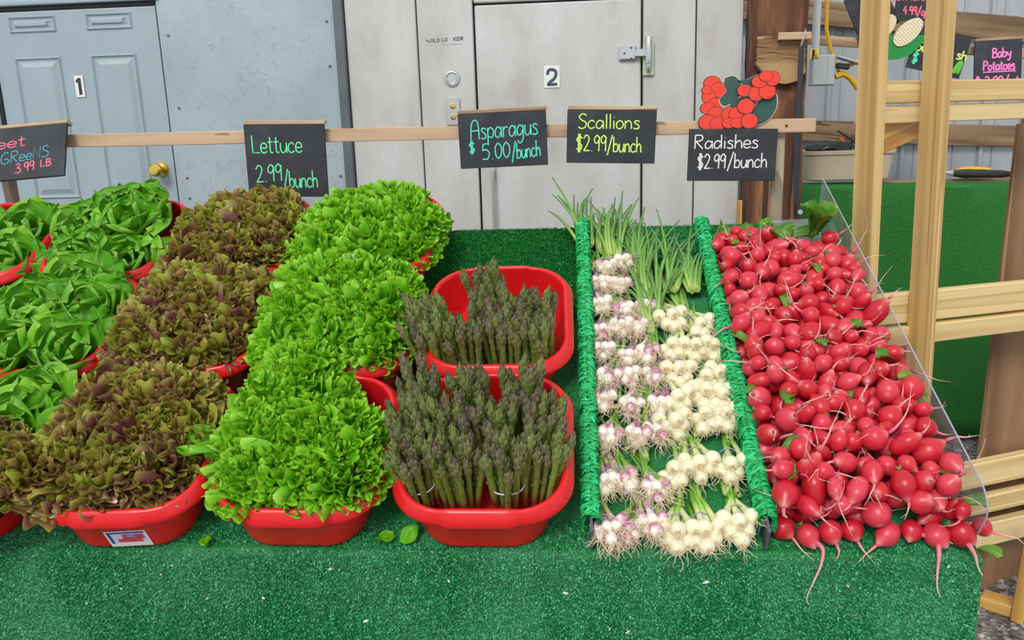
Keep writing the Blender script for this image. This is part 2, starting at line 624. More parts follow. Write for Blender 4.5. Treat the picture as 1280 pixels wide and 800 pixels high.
MAT['radish'] = x.m
x = N('radish_root')
a0, a1, a2 = x.attr()
c = x.ramp(a0, [(0.0, (0.66, 0.06, 0.12)), (0.25, (0.74, 0.26, 0.28)), (0.6, (0.82, 0.60, 0.50)), (1.0, (0.74, 0.60, 0.42))])
x.color(c).set(Roughness=0.5)
MAT['root'] = x.m
x = N('radish_leaf')
e, r, s = x.attr()
c = x.mix(x.math('MULTIPLY', s, 0.6), x.ramp(r, [(0.0, (0.07, 0.26, 0.02)), (1.0, (0.22, 0.42, 0.05))]), (0.48, 0.62, 0.20))
x.color(c).set(Roughness=0.42)
x.leafy(c, 0.3)
MAT['radleaf'] = x.m

# ------------------------------------------------------------------ setting: ground, walls, doors
rng = random.Random(7)
nrng = np.random.default_rng(11)


def slab(name, x0, x1, y0, y1, z0, z1, mat, bev=0.0):
    b = MB()
    b.box(x1 - x0, y1 - y0, z1 - z0, None, bev)
    return b.build(name, mat, None, T((x0 + x1) / 2, (y0 + y1) / 2, (z0 + z1) / 2))


struct(slab('ground', -5, 6, -4, 5, -0.1, 0, MAT['ground']))
WY = 2.1
struct(slab('wall_back', -4.0, -2.51, WY, WY + 0.1, 0, 3.2, MAT['painted']))
b = MB()
b.box(0.7475, 0.1, 3.2, T(-1.37425, WY + 0.05, 1.6))
b.box(0.77, 0.1, 1.0, T(-2.133, WY + 0.05, 2.70))
struct(b.build('wall_painted', MAT['painted']))
# nail heads in the painted board
b = MB()
for px, pz in ((-1.71, 2.05), (-1.70, 1.75), (-1.70, 1.45), (-1.02, 2.08), (-1.02, 1.9), (-1.01, 1.6), (-1.01, 1.44), (-1.70, 1.36)):
    b.lathe([(0.0, 0.002), (0.006, 0.002), (0.007, 0)], 8, T(px, WY, pz) @ RX(PI / 2))
struct(b.build('trim_8', MAT['trim_dark']))
struct(slab('trim_1', -0.985, -0.945, WY - 0.022, WY + 0.1, 0, 3.2, MAT['trim_dark'], 0.004))
struct(slab('trim_9', -1.000, -0.985, WY - 0.010, WY + 0.1, 0, 3.2, MAT['painted'], 0.003))

# door 1: six-panel painted door
DX0, DX1, DZ = -2.50, -1.755, 2.185
door = tag(bpy.data.objects.new('door_1', None), 'blue-grey panelled door marked with a black 1 and a brass knob', 'door')
COL.objects.link(door)
struct(door)
door.location = ((DX0 + DX1) / 2, WY, 0)
cx = (DX0 + DX1) / 2
b = MB()
b.box(DX1 - DX0, 0.045, DZ - 0.02, T(0, 0.03, (DZ - 0.02) / 2 + 0.005), 0.003)
b.build('door_leaf', MAT['door_paint'], door)


def door_panel(x0, x1, z0, z1):
    """moulded ring standing off the leaf with a raised field inside"""
    b = MB()
    w = 0.022
    prof = [(0.0, 0.0), (0.006, -0.007), (0.016, 0.003), (w, 0.0)]
    loops = []
    for d, y in prof:
        loops.append([(x0 + d, y, z0 + d), (x1 - d, y, z0 + d), (x1 - d, y, z1 - d), (x0 + d, y, z1 - d)])
    d = w + 0.02
    loops.append([(x0 + d, -0.008, z0 + d), (x1 - d, -0.008, z0 + d), (x1 - d, -0.008, z1 - d), (x0 + d, -0.008, z1 - d)])
    vs_ = [p for lp in loops for p in lp]
    fs_ = []
    for i in range(len(loops) - 1):
        for k in range(4):
            fs_.append((i * 4 + k, i * 4 + (k + 1) % 4, i * 4 + 4 + (k + 1) % 4, i * 4 + 4 + k))
    n = (len(loops) - 1) * 4
    fs_.append((n, n + 1, n + 2, n + 3))
    b.add(vs_, fs_)
    return b.build('door_panel', MAT['door_paint'], door, T(0, 0.007, 0), smooth=False)


for x0, x1, z0, z1 in ((-2.415, -2.205, 1.375, 1.985), (-2.07, -1.865, 1.375, 1.985), (-2.415, -2.205, 2.085, 2.155), (-2.07, -1.865, 2.085, 2.155),
                       (-2.415, -2.205, 0.25, 1.20), (-2.07, -1.865, 0.25, 1.20)):
    door_panel(x0 - cx, x1 - cx, z0, z1)
b = MB()
b.lathe([(0, 0), (0.034, 0), (0.034, 0.004), (0.030, 0.010), (0.014, 0.014), (0.012, 0.034), (0.022, 0.040), (0.030, 0.052), (0.029, 0.066), (0.020, 0.075), (0.006, 0.077), (0, 0.077)], 24, RX(PI / 2))
b.build('door_knob', MAT['brass'], door, T(-1.816 - cx, 0.008, 1.491))
b = MB()
b.box(0.016, 0.06, DZ + 0.01, T(DX0 - 0.008 - cx, 0.03, DZ / 2), 0)
b.box(0.007, 0.06, DZ + 0.01, T(DX1 + 0.0035 - cx, 0.035, DZ / 2), 0)
b.box(DX1 - DX0 + 0.03, 0.06, 0.016, T(0, 0.035, DZ + 0.003), 0)
b.build('door_gap', MAT['gap'], door)
struct(slab('trim_2', DX0 - 0.02, DX1 + 0.02, WY - 0.012, WY + 0.02, DZ + 0.010, DZ + 0.030, MAT['door_paint'], 0.004))
struct(slab('trim_10', DX0 - 0.06, DX0 - 0.014, WY - 0.012, WY + 0.05, 0, DZ + 0.03, MAT['door_paint'], 0.004))

# grey cooler panels, door 2
SEAMS = [-0.945, -0.640, -0.402, 0.292, 0.509, 0.700]
names = ['wall_panel_1', 'wall_panel_2', None, 'wall_panel_3', 'wall_panel_4']
for i in range(5):
    x0, x1 = SEAMS[i] + 0.003, SEAMS[i + 1] - 0.003
    if i != 2:
        struct(slab(names[i], x0, x1, WY, WY + 0.09, 0, 3.2, MAT['panel'], 0.004))
struct(slab('wall_panel_5', SEAMS[2] + 0.003, SEAMS[3] - 0.003, WY, WY + 0.09, 2.128, 3.2, MAT['panel'], 0.004))
struct(slab('wall_core', -0.945, 0.695, WY + 0.03, WY + 0.14, 0, 3.2, MAT['gap']))
d2 = bpy.data.objects.new('door_2', None)
COL.objects.link(d2)
tag(d2, 'flat grey metal cooler door marked with a 2 on a white plate', 'door', kind='structure')
d2.location = (-0.055, WY, 0)
b = MB()
b.box(0.680, 0.06, 2.11, T(0, 0.024, 1.062), 0.005)
b.build('door_leaf', MAT['panel'], d2)
b = MB()
b.tube([(-0.285, -0.008, 1.455), (-0.287, -0.04, 1.44), (-0.287, -0.045, 1.38), (-0.286, -0.042, 1.15), (-0.286, -0.008, 1.13)], [0.009, 0.009, 0.007, 0.007, 0.007], 8)
b.box(0.024, 0.012, 0.05, T(-0.285, -0.010, 1.445), 0.003)
b.build('door_handle', MAT['steel_dull'], d2)
# strap hinge reaching from the door to the panel beside it
h = MB()
h.box(0.075, 0.018, 0.058, T(0.285, -0.014, 1.905), 0.008)
h.box(0.060, 0.012, 0.030, T(0.345, -0.026, 1.905), 0.003)
hg = h.build('hinge', MAT['steel'], d2)
h = MB()
h.box(0.048, 0.010, 0.128, T(0.372, -0.006, 1.878), 0.004)
h.build('hinge_plate', MAT['zinc'], hg)
h = MB()
h.lathe([(0, 0), (0.014, 0), (0.0145, 0.002), (0.0145, 0.10), (0.013, 0.103), (0, 0.103)], 14, T(0.370, -0.026, 1.862))
h.lathe([(0, 0), (0.006, 0), (0.012, 0.012), (0.011, 0.035), (0, 0.036)], 12, T(0.370, -0.024, 1.828))
h.build('hinge_pin', MAT['steel'], hg)
h = MB()
for px, pz in ((0.272, 1.905), (0.300, 1.926), (0.300, 1.884)):
    h.lathe([(0, 0.001), (0.0045, 0.001), (0.0045, 0)], 8, T(px, -0.0235, pz) @ RX(PI / 2))
h.build('screw', MAT['ink'], hg)

# ------------------------------------------------------------------ handwriting
S_, P_ = 's', 'p'       # smooth / straight strokes
GL = {
    'A': (.62, [(S_, [(.02, 0), (.04, .5), (.12, .85), (.3, 1), (.47, .85), (.52, .4), (.52, 0)]), (P_, [(.03, .45), (.52, .45)])]),
    'B': (.55, [(P_, [(.05, 0), (.05, 1)]), (S_, [(.05, 1), (.35, .95), (.4, .72), (.08, .52)]), (S_, [(.08, .52), (.42, .45), (.46, .12), (.05, 0)])]),
    'C': (.5, [(S_, [(.42, .85), (.2, 1), (.02, .6), (.08, .1), (.3, 0), (.44, .12)])]),
    'D': (.58, [(P_, [(.05, 0), (.05, 1)]), (S_, [(.05, 1), (.4, .88), (.48, .45), (.35, .08), (.05, 0)])]),
    'E': (.5, [(P_, [(.42, 1), (.05, 1), (.05, 0), (.42, 0)]), (P_, [(.05, .52), (.36, .52)])]),
    'G': (.62, [(S_, [(.5, .85), (.25, 1), (.02, .6), (.08, .12), (.35, 0), (.52, .2), (.42, .42), (.24, .38)])]),
    'H': (.55, [(P_, [(.05, 0), (.05, 1)]), (P_, [(.45, 0), (.45, 1)]), (P_, [(.05, .5), (.45, .5)])]),
    'K': (.55, [(P_, [(.05, 0), (.05, 1)]), (P_, [(.45, 1), (.08, .45), (.47, 0)])]),
    'L': (.5, [(P_, [(.02, 1), (.03, .02), (.44, .03)])]),
    'N': (.58, [(P_, [(.05, 0), (.05, 1), (.45, 0), (.47, 1)])]),
    'O': (.58, [(S_, [(.28, 1), (.05, .7), (.05, .25), (.28, 0), (.48, .3), (.48, .72), (.28, 1)])]),
    'P': (.55, [(P_, [(.05, 0), (.05, 1)]), (S_, [(.05, 1), (.4, .92), (.42, .6), (.06, .48)])]),
    'R': (.58, [(P_, [(.05, 0), (.06, 1)]), (S_, [(.06, .98), (.4, .95), (.42, .65), (.08, .5)]), (P_, [(.12, .5), (.47, 0)])]),
    'S': (.52, [(S_, [(.44, .88), (.25, 1), (.05, .82), (.18, .58), (.42, .4), (.38, .08), (.15, 0), (.02, .12)])]),
    'a': (.48, [(S_, [(.36, .45), (.2, .56), (.03, .35), (.06, .06), (.24, .03), (.36, .28)]), (P_, [(.38, .55), (.41, 0)])]),
    'b': (.46, [(P_, [(.03, 1), (.03, 0)]), (S_, [(.03, .36), (.2, .55), (.38, .36), (.3, .05), (.03, .05)])]),
    'c': (.44, [(S_, [(.36, .45), (.2, .56), (.03, .36), (.05, .1), (.2, 0), (.38, .1)])]),
    'd': (.5, [(S_, [(.36, .45), (.2, .56), (.03, .35), (.06, .06), (.24, .03), (.36, .28)]), (P_, [(.39, 1), (.41, 0)])]),
    'e': (.44, [(S_, [(.03, .28), (.36, .3), (.32, .5), (.17, .56), (.03, .4), (.04, .12), (.2, 0), (.38, .1)])]),
    'g': (.48, [(S_, [(.36, .45), (.2, .56), (.03, .35), (.08, .06), (.26, .08), (.36, .3)]), (S_, [(.39, .55), (.38, -.1), (.2, -.38), (.02, -.22)])]),
    'h': (.46, [(P_, [(.03, 1), (.03, 0)]), (S_, [(.03, .32), (.2, .54), (.34, .42), (.38, 0)])]),
    'i': (.2, [(P_, [(.08, .55), (.09, 0)]), (P_, [(.09, .76), (.09, .8)])]),
    'l': (.2, [(P_, [(.08, 1), (.09, 0)])]),
    'm': (.68, [(P_, [(.03, .55), (.03, 0)]), (S_, [(.03, .35), (.17, .55), (.28, .4), (.29, 0)]), (S_, [(.29, .35), (.43, .55), (.55, .4), (.57, 0)])]),
    'n': (.46, [(P_, [(.03, .55), (.03, 0)]), (S_, [(.03, .35), (.2, .55), (.34, .4), (.37, 0)])]),
    'o': (.46, [(S_, [(.2, .56), (.03, .38), (.06, .08), (.22, 0), (.38, .2), (.34, .46), (.2, .56)])]),
    'p': (.46, [(P_, [(.03, .55), (.02, -.35)]), (S_, [(.03, .38), (.2, .56), (.38, .36), (.28, .05), (.03, .1)])]),
    'q': (.5, [(S_, [(.36, .45), (.2, .56), (.03, .35), (.08, .06), (.26, .08), (.36, .3)]), (P_, [(.38, .55), (.38, -.35)])]),
    'r': (.38, [(P_, [(.04, .55), (.04, 0)]), (S_, [(.04, .33), (.16, .52), (.33, .48)])]),
    's': (.42, [(S_, [(.33, .48), (.18, .56), (.06, .44), (.28, .24), (.3, .05), (.12, 0), (.02, .07)])]),
    't': (.36, [(S_, [(.14, .88), (.13, .2), (.18, .02), (.3, .04)]), (P_, [(.0, .6), (.3, .62)])]),
    'u': (.46, [(S_, [(.03, .55), (.03, .18), (.14, .0), (.3, .1), (.36, .3)]), (P_, [(.37, .55), (.4, 0)])]),
    'y': (.46, [(S_, [(.03, .55), (.06, .25), (.2, .18), (.35, .3)]), (S_, [(.38, .55), (.34, -.1), (.2, -.36), (.03, -.28)])]),
    '0': (.46, [(S_, [(.2, .98), (.04, .7), (.05, .25), (.2, 0), (.37, .3), (.37, .72), (.2, .98)])]),
    '1': (.3, [(P_, [(.04, .78), (.16, 1), (.16, 0)])]),
    '2': (.5, [(S_, [(.03, .78), (.2, 1), (.4, .78), (.25, .35), (.03, .02)]), (P_, [(.03, .02), (.45, .03)])]),
    '3': (.48, [(S_, [(.05, .88), (.22, 1), (.38, .8), (.15, .55)]), (S_, [(.15, .55), (.42, .42), (.38, .08), (.15, 0), (.02, .12)])]),
    '4': (.5, [(P_, [(.3, 1), (.03, .4), (.45, .4)]), (P_, [(.33, .65), (.32, 0)])]),
    '5': (.5, [(P_, [(.44, 1), (.1, .98), (.07, .58)]), (S_, [(.07, .58), (.28, .62), (.43, .35), (.3, .03), (.03, .06)])]),
    '9': (.46, [(S_, [(.36, .78), (.22, .98), (.04, .8), (.06, .56), (.22, .5), (.36, .72)]), (P_, [(.37, .9), (.34, 0)])]),
    '$': (.5, [(S_, [(.42, .78), (.25, .92), (.05, .72), (.2, .5), (.4, .34), (.3, .08), (.03, .14)]), (P_, [(.17, 1.08), (.17, -.08)]), (P_, [(.27, 1.08), (.27, -.08)])]),
    '.': (.24, [(P_, [(.09, .0), (.11, .04)])]),
    '/': (.5, [(P_, [(.42, 1.12), (.05, -.2)])]),
    ' ': (.32, []),
}


def smooth_path(p, n=5):
    p = [Vector((a, b_)) for a, b_ in p]
    out = []
    for i in range(len(p) - 1):
        p0, p1, p2, p3 = p[max(0, i - 1)], p[i], p[i + 1], p[min(len(p) - 1, i + 2)]
        for k in range(n):
            t = k / n
            out.append(0.5 * ((2 * p1) + (p2 - p0) * t + (2 * p0 - 5 * p1 + 4 * p2 - p3) * t * t + (3 * p1 - p0 - 3 * p2 + p3) * t ** 3))
    out.append(p[-1])
    return [(q.x, q.y) for q in out]


def write(b, s, x0, x1, z, H, r, y=0.0, dz=0.0, M=None):
    """letters from x0 to x1 on a base line at z (rising by dz), on the plane facing -y"""
    adv = sum(GL[ch][0] for ch in s) - 0.08
    k = (x1 - x0) / adv
    cur = 0.0
    for ch in s:
        w, strokes = GL[ch]
        for kind, pts in strokes:
            pp = smooth_path(pts) if kind == S_ else pts
            pts3 = []
            for a, c_ in pp:
                px = x0 + (cur + a) * k
                pts3.append((px, y, z + c_ * H + dz * (cur + a) / adv))
            if len(pts3) == 1:
                pts3.append((pts3[0][0] + 1e-4, y, pts3[0][2]))
            b.tube(pts3, r, 6, M, flat=(0, 1, 0))
        cur += w


# number plates, lock parts and worn lettering on the doors and wall
n1_ = thing('number_plate', 'small white number plate with a black 1 on the blue-grey door', 'number plate', T(-2.136, WY + 0.004, 1.806))
b = MB()
b.box(0.040, 0.004, 0.090, T(0, 0, 0.05), 0.001)
b.build('plate', MAT['white'], n1_)
b = MB()
b.prism([(-0.009, 0.016), (0.009, 0.016), (0.009, 0.086), (-0.001, 0.086), (-0.013, 0.076), (-0.013, 0.066), (-0.004, 0.071), (-0.004, 0.016)][::1], -0.0045, -0.002)
b.build('numeral', MAT['ink'], n1_, smooth=False)
n2_ = thing('number_plate', 'small white number plate with a dark slate 2 on the grey metal door', 'number plate', T(-0.082, WY - 0.008, 1.780))
b = MB()
b.box(0.066, 0.004, 0.088, T(0, 0, 0.044), 0.001)
b.build('plate', MAT['white'], n2_)
b = MB()
pts = smooth_path([(-.40, .68), (-.30, .93), (0, 1.0), (.30, .90), (.38, .70), (.22, .42), (-.12, .22), (-.36, .02)], 6)
b.tube([(a * 0.046, -0.003, 0.012 + c_ * 0.062) for a, c_ in pts], 0.0062, 6, flat=(0, 1, 0))
b.tube([(-0.020, -0.003, 0.0145), (0.021, -0.003, 0.0145)], 0.0062, 6, flat=(0, 1, 0))
b.build('numeral', MAT['grey_ink'], n2_)
b = MB()
write(b, 'OLD LO', -0.585, -0.513, 1.981, 0.013, 0.0013, WY - 0.0008, 0.002)
write(b, 'KER', -0.489, -0.447, 1.983, 0.014, 0.0016, WY - 0.0008, 0.001)
b.tube([(-0.603, WY - 0.0008, 1.990), (-0.594, WY - 0.0008, 1.986), (-0.590, WY - 0.0008, 1.981)], 0.002, 6, flat=(0, 1, 0))
for k in range(9):
    px = -0.535 + k * 0.0095
    b.tube([(px, WY - 0.0006, 1.968 + 0.003 * (k % 2)), (px + 0.006, WY - 0.0006, 1.971 - 0.002 * (k % 3))], 0.0009, 5, flat=(0, 1, 0))
tag(b.build('wall_lettering', MAT['grey_ink']), 'worn black stencil lettering reading OLD LO KER on the grey panel', 'lettering')
t = thing('lock_cylinder', 'round silver lock ring on the grey wall panel', 'lock', T(-0.502, WY, 1.833))
b = MB()
b.lathe([(0.020, 0.0), (0.033, 0.0), (0.034, 0.004), (0.031, 0.009), (0.024, 0.010), (0.020, 0.004)], 28, RX(PI / 2))
b.build('ring', MAT['steel'], t)
b = MB()
b.lathe([(0, 0.003), (0.021, 0.003), (0.021, 0), (0, 0)], 24, RX(PI / 2))
b.build('cylinder_face', flat_mat('aged_white', (0.60, 0.58, 0.47), 0.5), t)
t = thing('lock_plate', 'rectangular steel lock plate with two brass screws below the lock ring', 'lock plate', T(-0.502, WY, 1.640))
b = MB()
b.box(0.060, 0.010, 0.110, T(0, -0.005, 0.055), 0.003)
b.build('plate', MAT['steel'], t)
for z in (0.080, 0.036):
    b = MB()
    b.lathe([(0, 0), (0.013, 0), (0.012, 0.004), (0.005, 0.005), (0.004, 0.003), (0, 0.003)], 14, T(0, -0.010, z) @ RX(PI / 2))
    b.build('screw', MAT['brass'], t)

# ------------------------------------------------------------------ display table and its turf
TX0, TX1, TL = -2.05, 0.768, 1.14
tb = thing('display_table', 'sloping wooden market table hidden under the green turf', 'table', T(0, 0, 0))
b = MB()
b.box(TX1 - TX0 - 0.02, TL - 0.02, 0.03, MS @ T((TX0 + TX1) / 2, TL / 2 + 0.005, -0.022))
b.build('table_top', MAT['pine'], tb)
for lx in (TX0 + 0.06, -0.65, TX1 - 0.06):
    for ly, lz in ((0.06, 0.78), (0.95, 1.24)):
        b = MB()
        b.box(0.045, 0.045, lz, T(lx, ly, lz / 2), 0.003)
        b.build('leg', MAT['pine'], tb)

tf = thing('artificial_turf', 'green artificial turf covering the sloping table and hanging down its front', 'artificial turf', T(0, 0, 0))


def slope(X, t_, h=0.0):
    return MS @ Vector((X, t_, h))


prof = []
p = slope(0, TL, 0)
prof += [(p.y + 0.004, p.z - 0.25), (p.y + 0.003, p.z - 0.02)]
for k in range(24):
    q = slope(0, TL - (TL - 0.012) * k / 23, 0.0)
    prof.append((q.y, q.z))
q = prof[-1]
prof += [(0.003, FR + 0.0025), (-0.004, FR + 0.001), (-0.010, FR - 0.005), (-0.013, FR - 0.014)]
for k in range(1, 12):
    prof.append((-0.0135, FR - 0.014 - 0.045 * k))
nx = 60
xs = np.linspace(TX0, TX1, nx)
arr = np.zeros((len(prof), nx, 3))
for i, (y, z) in enumerate(prof):
    sag = max(0.0, (FR - 0.03 - z)) if y < 0 else 0.0
    arr[i, :, 0] = xs
    arr[i, :, 1] = y + sag * 0.035 * np.sin(xs * 9 + 0.5)
    arr[i, :, 2] = z + (0.0025 * np.sin(xs * 7) if y < 0.01 else 0)
b = MB()
b.grid(arr)
th = arr.copy()
o = b.build('turf_backing', MAT['turf'], tf)
md = o.modifiers.new('thick', 'SOLIDIFY')
md.thickness = 0.004
md.offset = -1
# right-hand hem, folded round the corner of the table
b = MB()
yy = np.linspace(-0.012, 0.30, 14)
zz = np.linspace(0, 1, 12)
arr = np.zeros((12, 14, 3))
for i, s_ in enumerate(zz):
    top = FR + np.maximum(yy, 0) * math.tan(SL) - 0.004
    arr[i, :, 0] = TX1 + 0.003 + 0.006 * s_
    arr[i, :, 1] = yy
    arr[i, :, 2] = top * (1 - s_) + 0.30 * s_
b.grid(arr)
o = b.build('turf_side', MAT['turf'], tf)
md = o.modifiers.new('thick', 'SOLIDIFY')
md.thickness = 0.004


def blades(name, P, Nn, size, parent, fade):
    n = len(P)
    a = nrng.normal(size=(n, 3))
    tng = np.cross(Nn, a)
    tng /= np.linalg.norm(tng, axis=1, keepdims=True)
    lean = nrng.normal(size=(n, 3)) * 0.55
    d = Nn + lean
    d /= np.linalg.norm(d, axis=1, keepdims=True)
    sz = size * (0.7 + 0.6 * nrng.random((n, 1)))
    w = sz * 0.26
    V = np.empty((n, 3, 3), dtype=np.float32)
    V[:, 0] = P - tng * w
    V[:, 1] = P + tng * w
    V[:, 2] = P + d * sz
    me = bpy.data.meshes.new(name)
    me.vertices.add(3 * n)
    me.vertices.foreach_set('co', V.ravel())
    me.loops.add(3 * n)
    me.loops.foreach_set('vertex_index', np.arange(3 * n, dtype=np.int32))
    me.polygons.add(n)
    me.polygons.foreach_set('loop_start', np.arange(0, 3 * n, 3, dtype=np.int32))
    me.update(calc_edges=True)
    c = np.ones((n, 3, 4), dtype=np.float32)
    r = np.clip(nrng.random(n) ** 1.7 + (nrng.random(n) < .07) * .5, 0, 1)
    c[:, :, 0] = r[:, None]
    c[:, :, 1] = fade[:, None]
    at = me.color_attributes.new('pig', 'FLOAT_COLOR', 'POINT')
    at.data.foreach_set('color', c.ravel())
    me.materials.append(MAT['blade'])
    o_ = link(name, me, parent)
    o_['kind'] = 'stuff'
    return o_


def top_pts(n, x0, x1, t0, t1):
    X = x0 + (x1 - x0) * nrng.random(n)
    t_ = t0 + (t1 - t0) * nrng.random(n)
    P = np.stack([X, t_ * math.cos(SL), FR + t_ * math.sin(SL)], 1)
    return P, np.tile([0, -math.sin(SL), math.cos(SL)], (n, 1)), np.clip((t_ - 0.03) / 0.2, 0, 1)


def skirt_pts(n, z0=0.46):
    X = TX0 + (TX1 - TX0) * nrng.random(n)
    Z = z0 + (FR + 0.002 - z0) * nrng.random(n)
    k = np.clip((Z - (FR - 0.014)) / 0.016, 0, 1)
    Y = -0.0175 + 0.012 * k ** 2
    sag = np.maximum(0, FR - 0.03 - Z)
    Y = Y + sag * 0.035 * np.sin(X * 9 + 0.5)
    Nn = np.stack([np.zeros(n), -np.ones(n) + 0.4 * k, 0.15 + 1.2 * k], 1)
    Nn /= np.linalg.norm(Nn, axis=1, keepdims=True)
    return np.stack([X, Y, Z], 1), Nn, np.zeros(n)


parts = [(skirt_pts(320000), 0.0052), (top_pts(60000, -1.45, TX1, -0.002, 0.07), 0.0055), (top_pts(60000, -0.45, 0.03, 0.70, TL), 0.006),
         (top_pts(30000, 0.03, 0.75, 0.80, TL), 0.006), (top_pts(60000, TX0, 0.05, 0.07, TL), 0.006), (top_pts(15000, TX0, -1.45, -0.002, 0.07), 0.0055)]
for i, ((P, Nn, fd), sz) in enumerate(parts):
    blades('turf_pile', P, Nn, sz, tf, fd)

# scraps on the turf
def scrap(px, t_, s, label, seed):
    b = MB()
    r_ = np.random.default_rng(seed)
    u = np.linspace(-1, 1, 9)
    v_ = np.linspace(0, 1, 8)
    arr = np.zeros((8, 9, 3))
    for i, vv in enumerate(v_):
        w = math.sin(PI * (0.12 + 0.8 * vv)) * 0.5
        arr[i, :, 0] = u * w * s
        arr[i, :, 1] = vv * s * 1.2
        arr[i, :, 2] = 0.006 + 0.14 * s * np.sin(u * 5 + vv * 4 + seed) * vv + 0.12 * s * u ** 2
    col = np.zeros((8, 9, 3))
    col[:, :, 0] = 0.8
    col[:, :, 1] = 0.4
    b.grid(arr, col)
    o = b.build('lettuce_scrap', MAT['frilly'], None, MS @ T(px, t_, 0.004) @ RZ(seed * 1.1) @ RX(0.3))
    tag(o, label, 'lettuce scrap')


scrap(-0.378, 0.030, 0.030, 'pale crinkled lettuce scrap on the turf between the two middle front tubs', 2)
scrap(-0.355, 0.012, 0.038, 'flat green leaf scrap on the turf against the front asparagus tub', 5)
scrap(-0.772, 0.020, 0.026, 'frilly scrap of lettuce fallen between the red-leaf and frilly front tubs', 9)
b = MB()
for k in range(26):
    X = -1.1 + 1.85 * rng.random()
    z = FR - 0.16 * rng.random()
    s = 0.0016 + 0.003 * rng.random()
    bm = bmesh.new()
    bmesh.ops.create_icosphere(bm, subdivisions=1, radius=s)
    b.from_bm(bm, T(X, -0.019, z - 0.008) @ RZ(rng.random() * 3) @ Matrix.Diagonal((1.8, 0.5, 0.8, 1)))
o = b.build('fluff', MAT['fluff'])
tag(o, 'white flecks of fluff caught in the turf along the table front', 'fluff', kind='stuff')

# ------------------------------------------------------------------ the two fringed dividers
def divider(X, t0, t1, label, seed):
    r_ = random.Random(seed)
    root = thing('divider', label, 'divider', MS @ T(X, t0, 0))
    L = t1 - t0
    b = MB()
    b.box(0.006, L, 0.066, T(0, L / 2, 0.036), 0.001)
    b.build('divider_plate', MAT['divider_grey'], root)
    b = MB()
    n = int(L / 0.0034)
    for i in range(n):
        y = 0.035 + (L - 0.045) * i / n
        for side in (-1, 1):
            for lay in range(3):
                ln = 0.020 + 0.020 * r_.random()
                wd = 0.0016 + 0.0026 * r_.random()
                out = 0.010 + 0.008 * r_.random()
                dy = -0.009 + 0.018 * (r_.random() - 0.6)
                z0 = 0.072 + 0.004 * r_.random() + 0.004 * lay
                ph = r_.random() * 6
                pts = []
                for k in range(5):
                    s = k / 4
                    xx = side * (0.001 + out * math.sin(s * PI * 0.62) + 0.0025 * math.sin(ph + 5 * s))
                    zz = z0 + 0.007 * math.sin(s * PI) - ln * s ** 1.7
                    pts.append((xx, y + dy * s + 0.003 * math.sin(ph * 2 + 6 * s), zz))
                vs_, cs = [], []
                c0 = r_.random()
                tw = 0.5 * math.sin(ph)
                for k, p in enumerate(pts):
                    w = wd * (0.6 + 0.5 * math.sin(PI * (0.2 + 0.7 * k / 4)))
                    vs_ += [(p[0] - tw * w, p[1] - w, p[2] + 0.15 * w), (p[0] + 0.0015, p[1], p[2] + 0.0012), (p[0] + tw * w, p[1] + w, p[2])]
                    cs += [(c0, 0, 0)] * 3
                fs_ = []
                for k in range(4):
                    for j in range(2):
                        a = k * 3 + j
                        fs_.append((a, a + 1, a + 4, a + 3))
                b.add(vs_, fs_, cs)
    f = b.build('turf_fringe', MAT['fringe'], root, angle=None)
    return root


divider(0.026, 0.0, 1.085, 'upright divider with bright green shaggy turf trim beside the asparagus tubs', 3)
divider(0.365, 0.0, 1.080, 'upright divider with bright green shaggy turf trim between scallions and radishes', 4)

# ------------------------------------------------------------------ clear guard at the radish end
ac = thing('clear_guard', 'clear bent plastic guard along the open end of the radish heap', 'guard', MS @ T(0.752, 0.0, 0.0) @ RZ(rad(2.2)))
b = MB()
out = [(0.004, 0.002)]
ol = [(0.03, 0.004), (1.125, 0.004), (1.15, 0.145)]
for k in range(7):
    a = PI / 2 * k / 6
    ol.append((0.065 - 0.055 * math.sin(a), 0.092 + 0.048 * math.cos(a)))
ol.append((0.012, 0.05))
ol = [(y, z) for y, z in ol]
n = len(ol)
th_ = 0.003
vs_ = [(0.004, y, z) for y, z in ol] + [(0.004 + th_, y, z) for y, z in ol]
b.add(vs_, [tuple(range(n)), tuple(range(2 * n - 1, n - 1, -1))] + [(i, i + n, (i + 1) % n + n, (i + 1) % n) for i in range(n)])
b.build('side_panel', MAT['acrylic'], ac, smooth=False)
b = MB()
edge = ol[2:]
b.tube([(0.0055, y, z) for y, z in edge], 0.0017, 6)
b.build('polished_edge', flat_mat('acrylic_edge', (0.36, 0.35, 0.44), 0.3), ac)
b = MB()
b.box(0.125, 0.95, 0.003, T(-0.060, 0.675, 0.0085), 0.001)
b.build('base_flange', MAT['acrylic'], ac)
b = MB()
b.lathe([(0, 0.003), (0.004, 0.003), (0.007, 0), (0, 0)], 10, T(-0.070, 1.105, 0.010))
b.build('screw', MAT['brass'], ac)

# ------------------------------------------------------------------ boards


def board(name, p0, p1, w, hh, mat, up=(0, 0, 1), bev=0.003, parent=None):
    """timber of thickness w and height hh from p0 to p1"""
    p0, p1 = Vector(p0), Vector(p1)
    d = p1 - p0
    L = d.length
    ex = d.normalized()
    ez = Vector(up)
    ez = (ez - ex * ez.dot(ex)).normalized()
    ey = ez.cross(ex)
    M = Matrix((ex, ey, ez)).transposed().to_4x4()
    M.translation = (p0 + p1) / 2
    b = MB()
    b.box(L, w, hh, None, bev)
    return b.build(name, mat, parent, M)


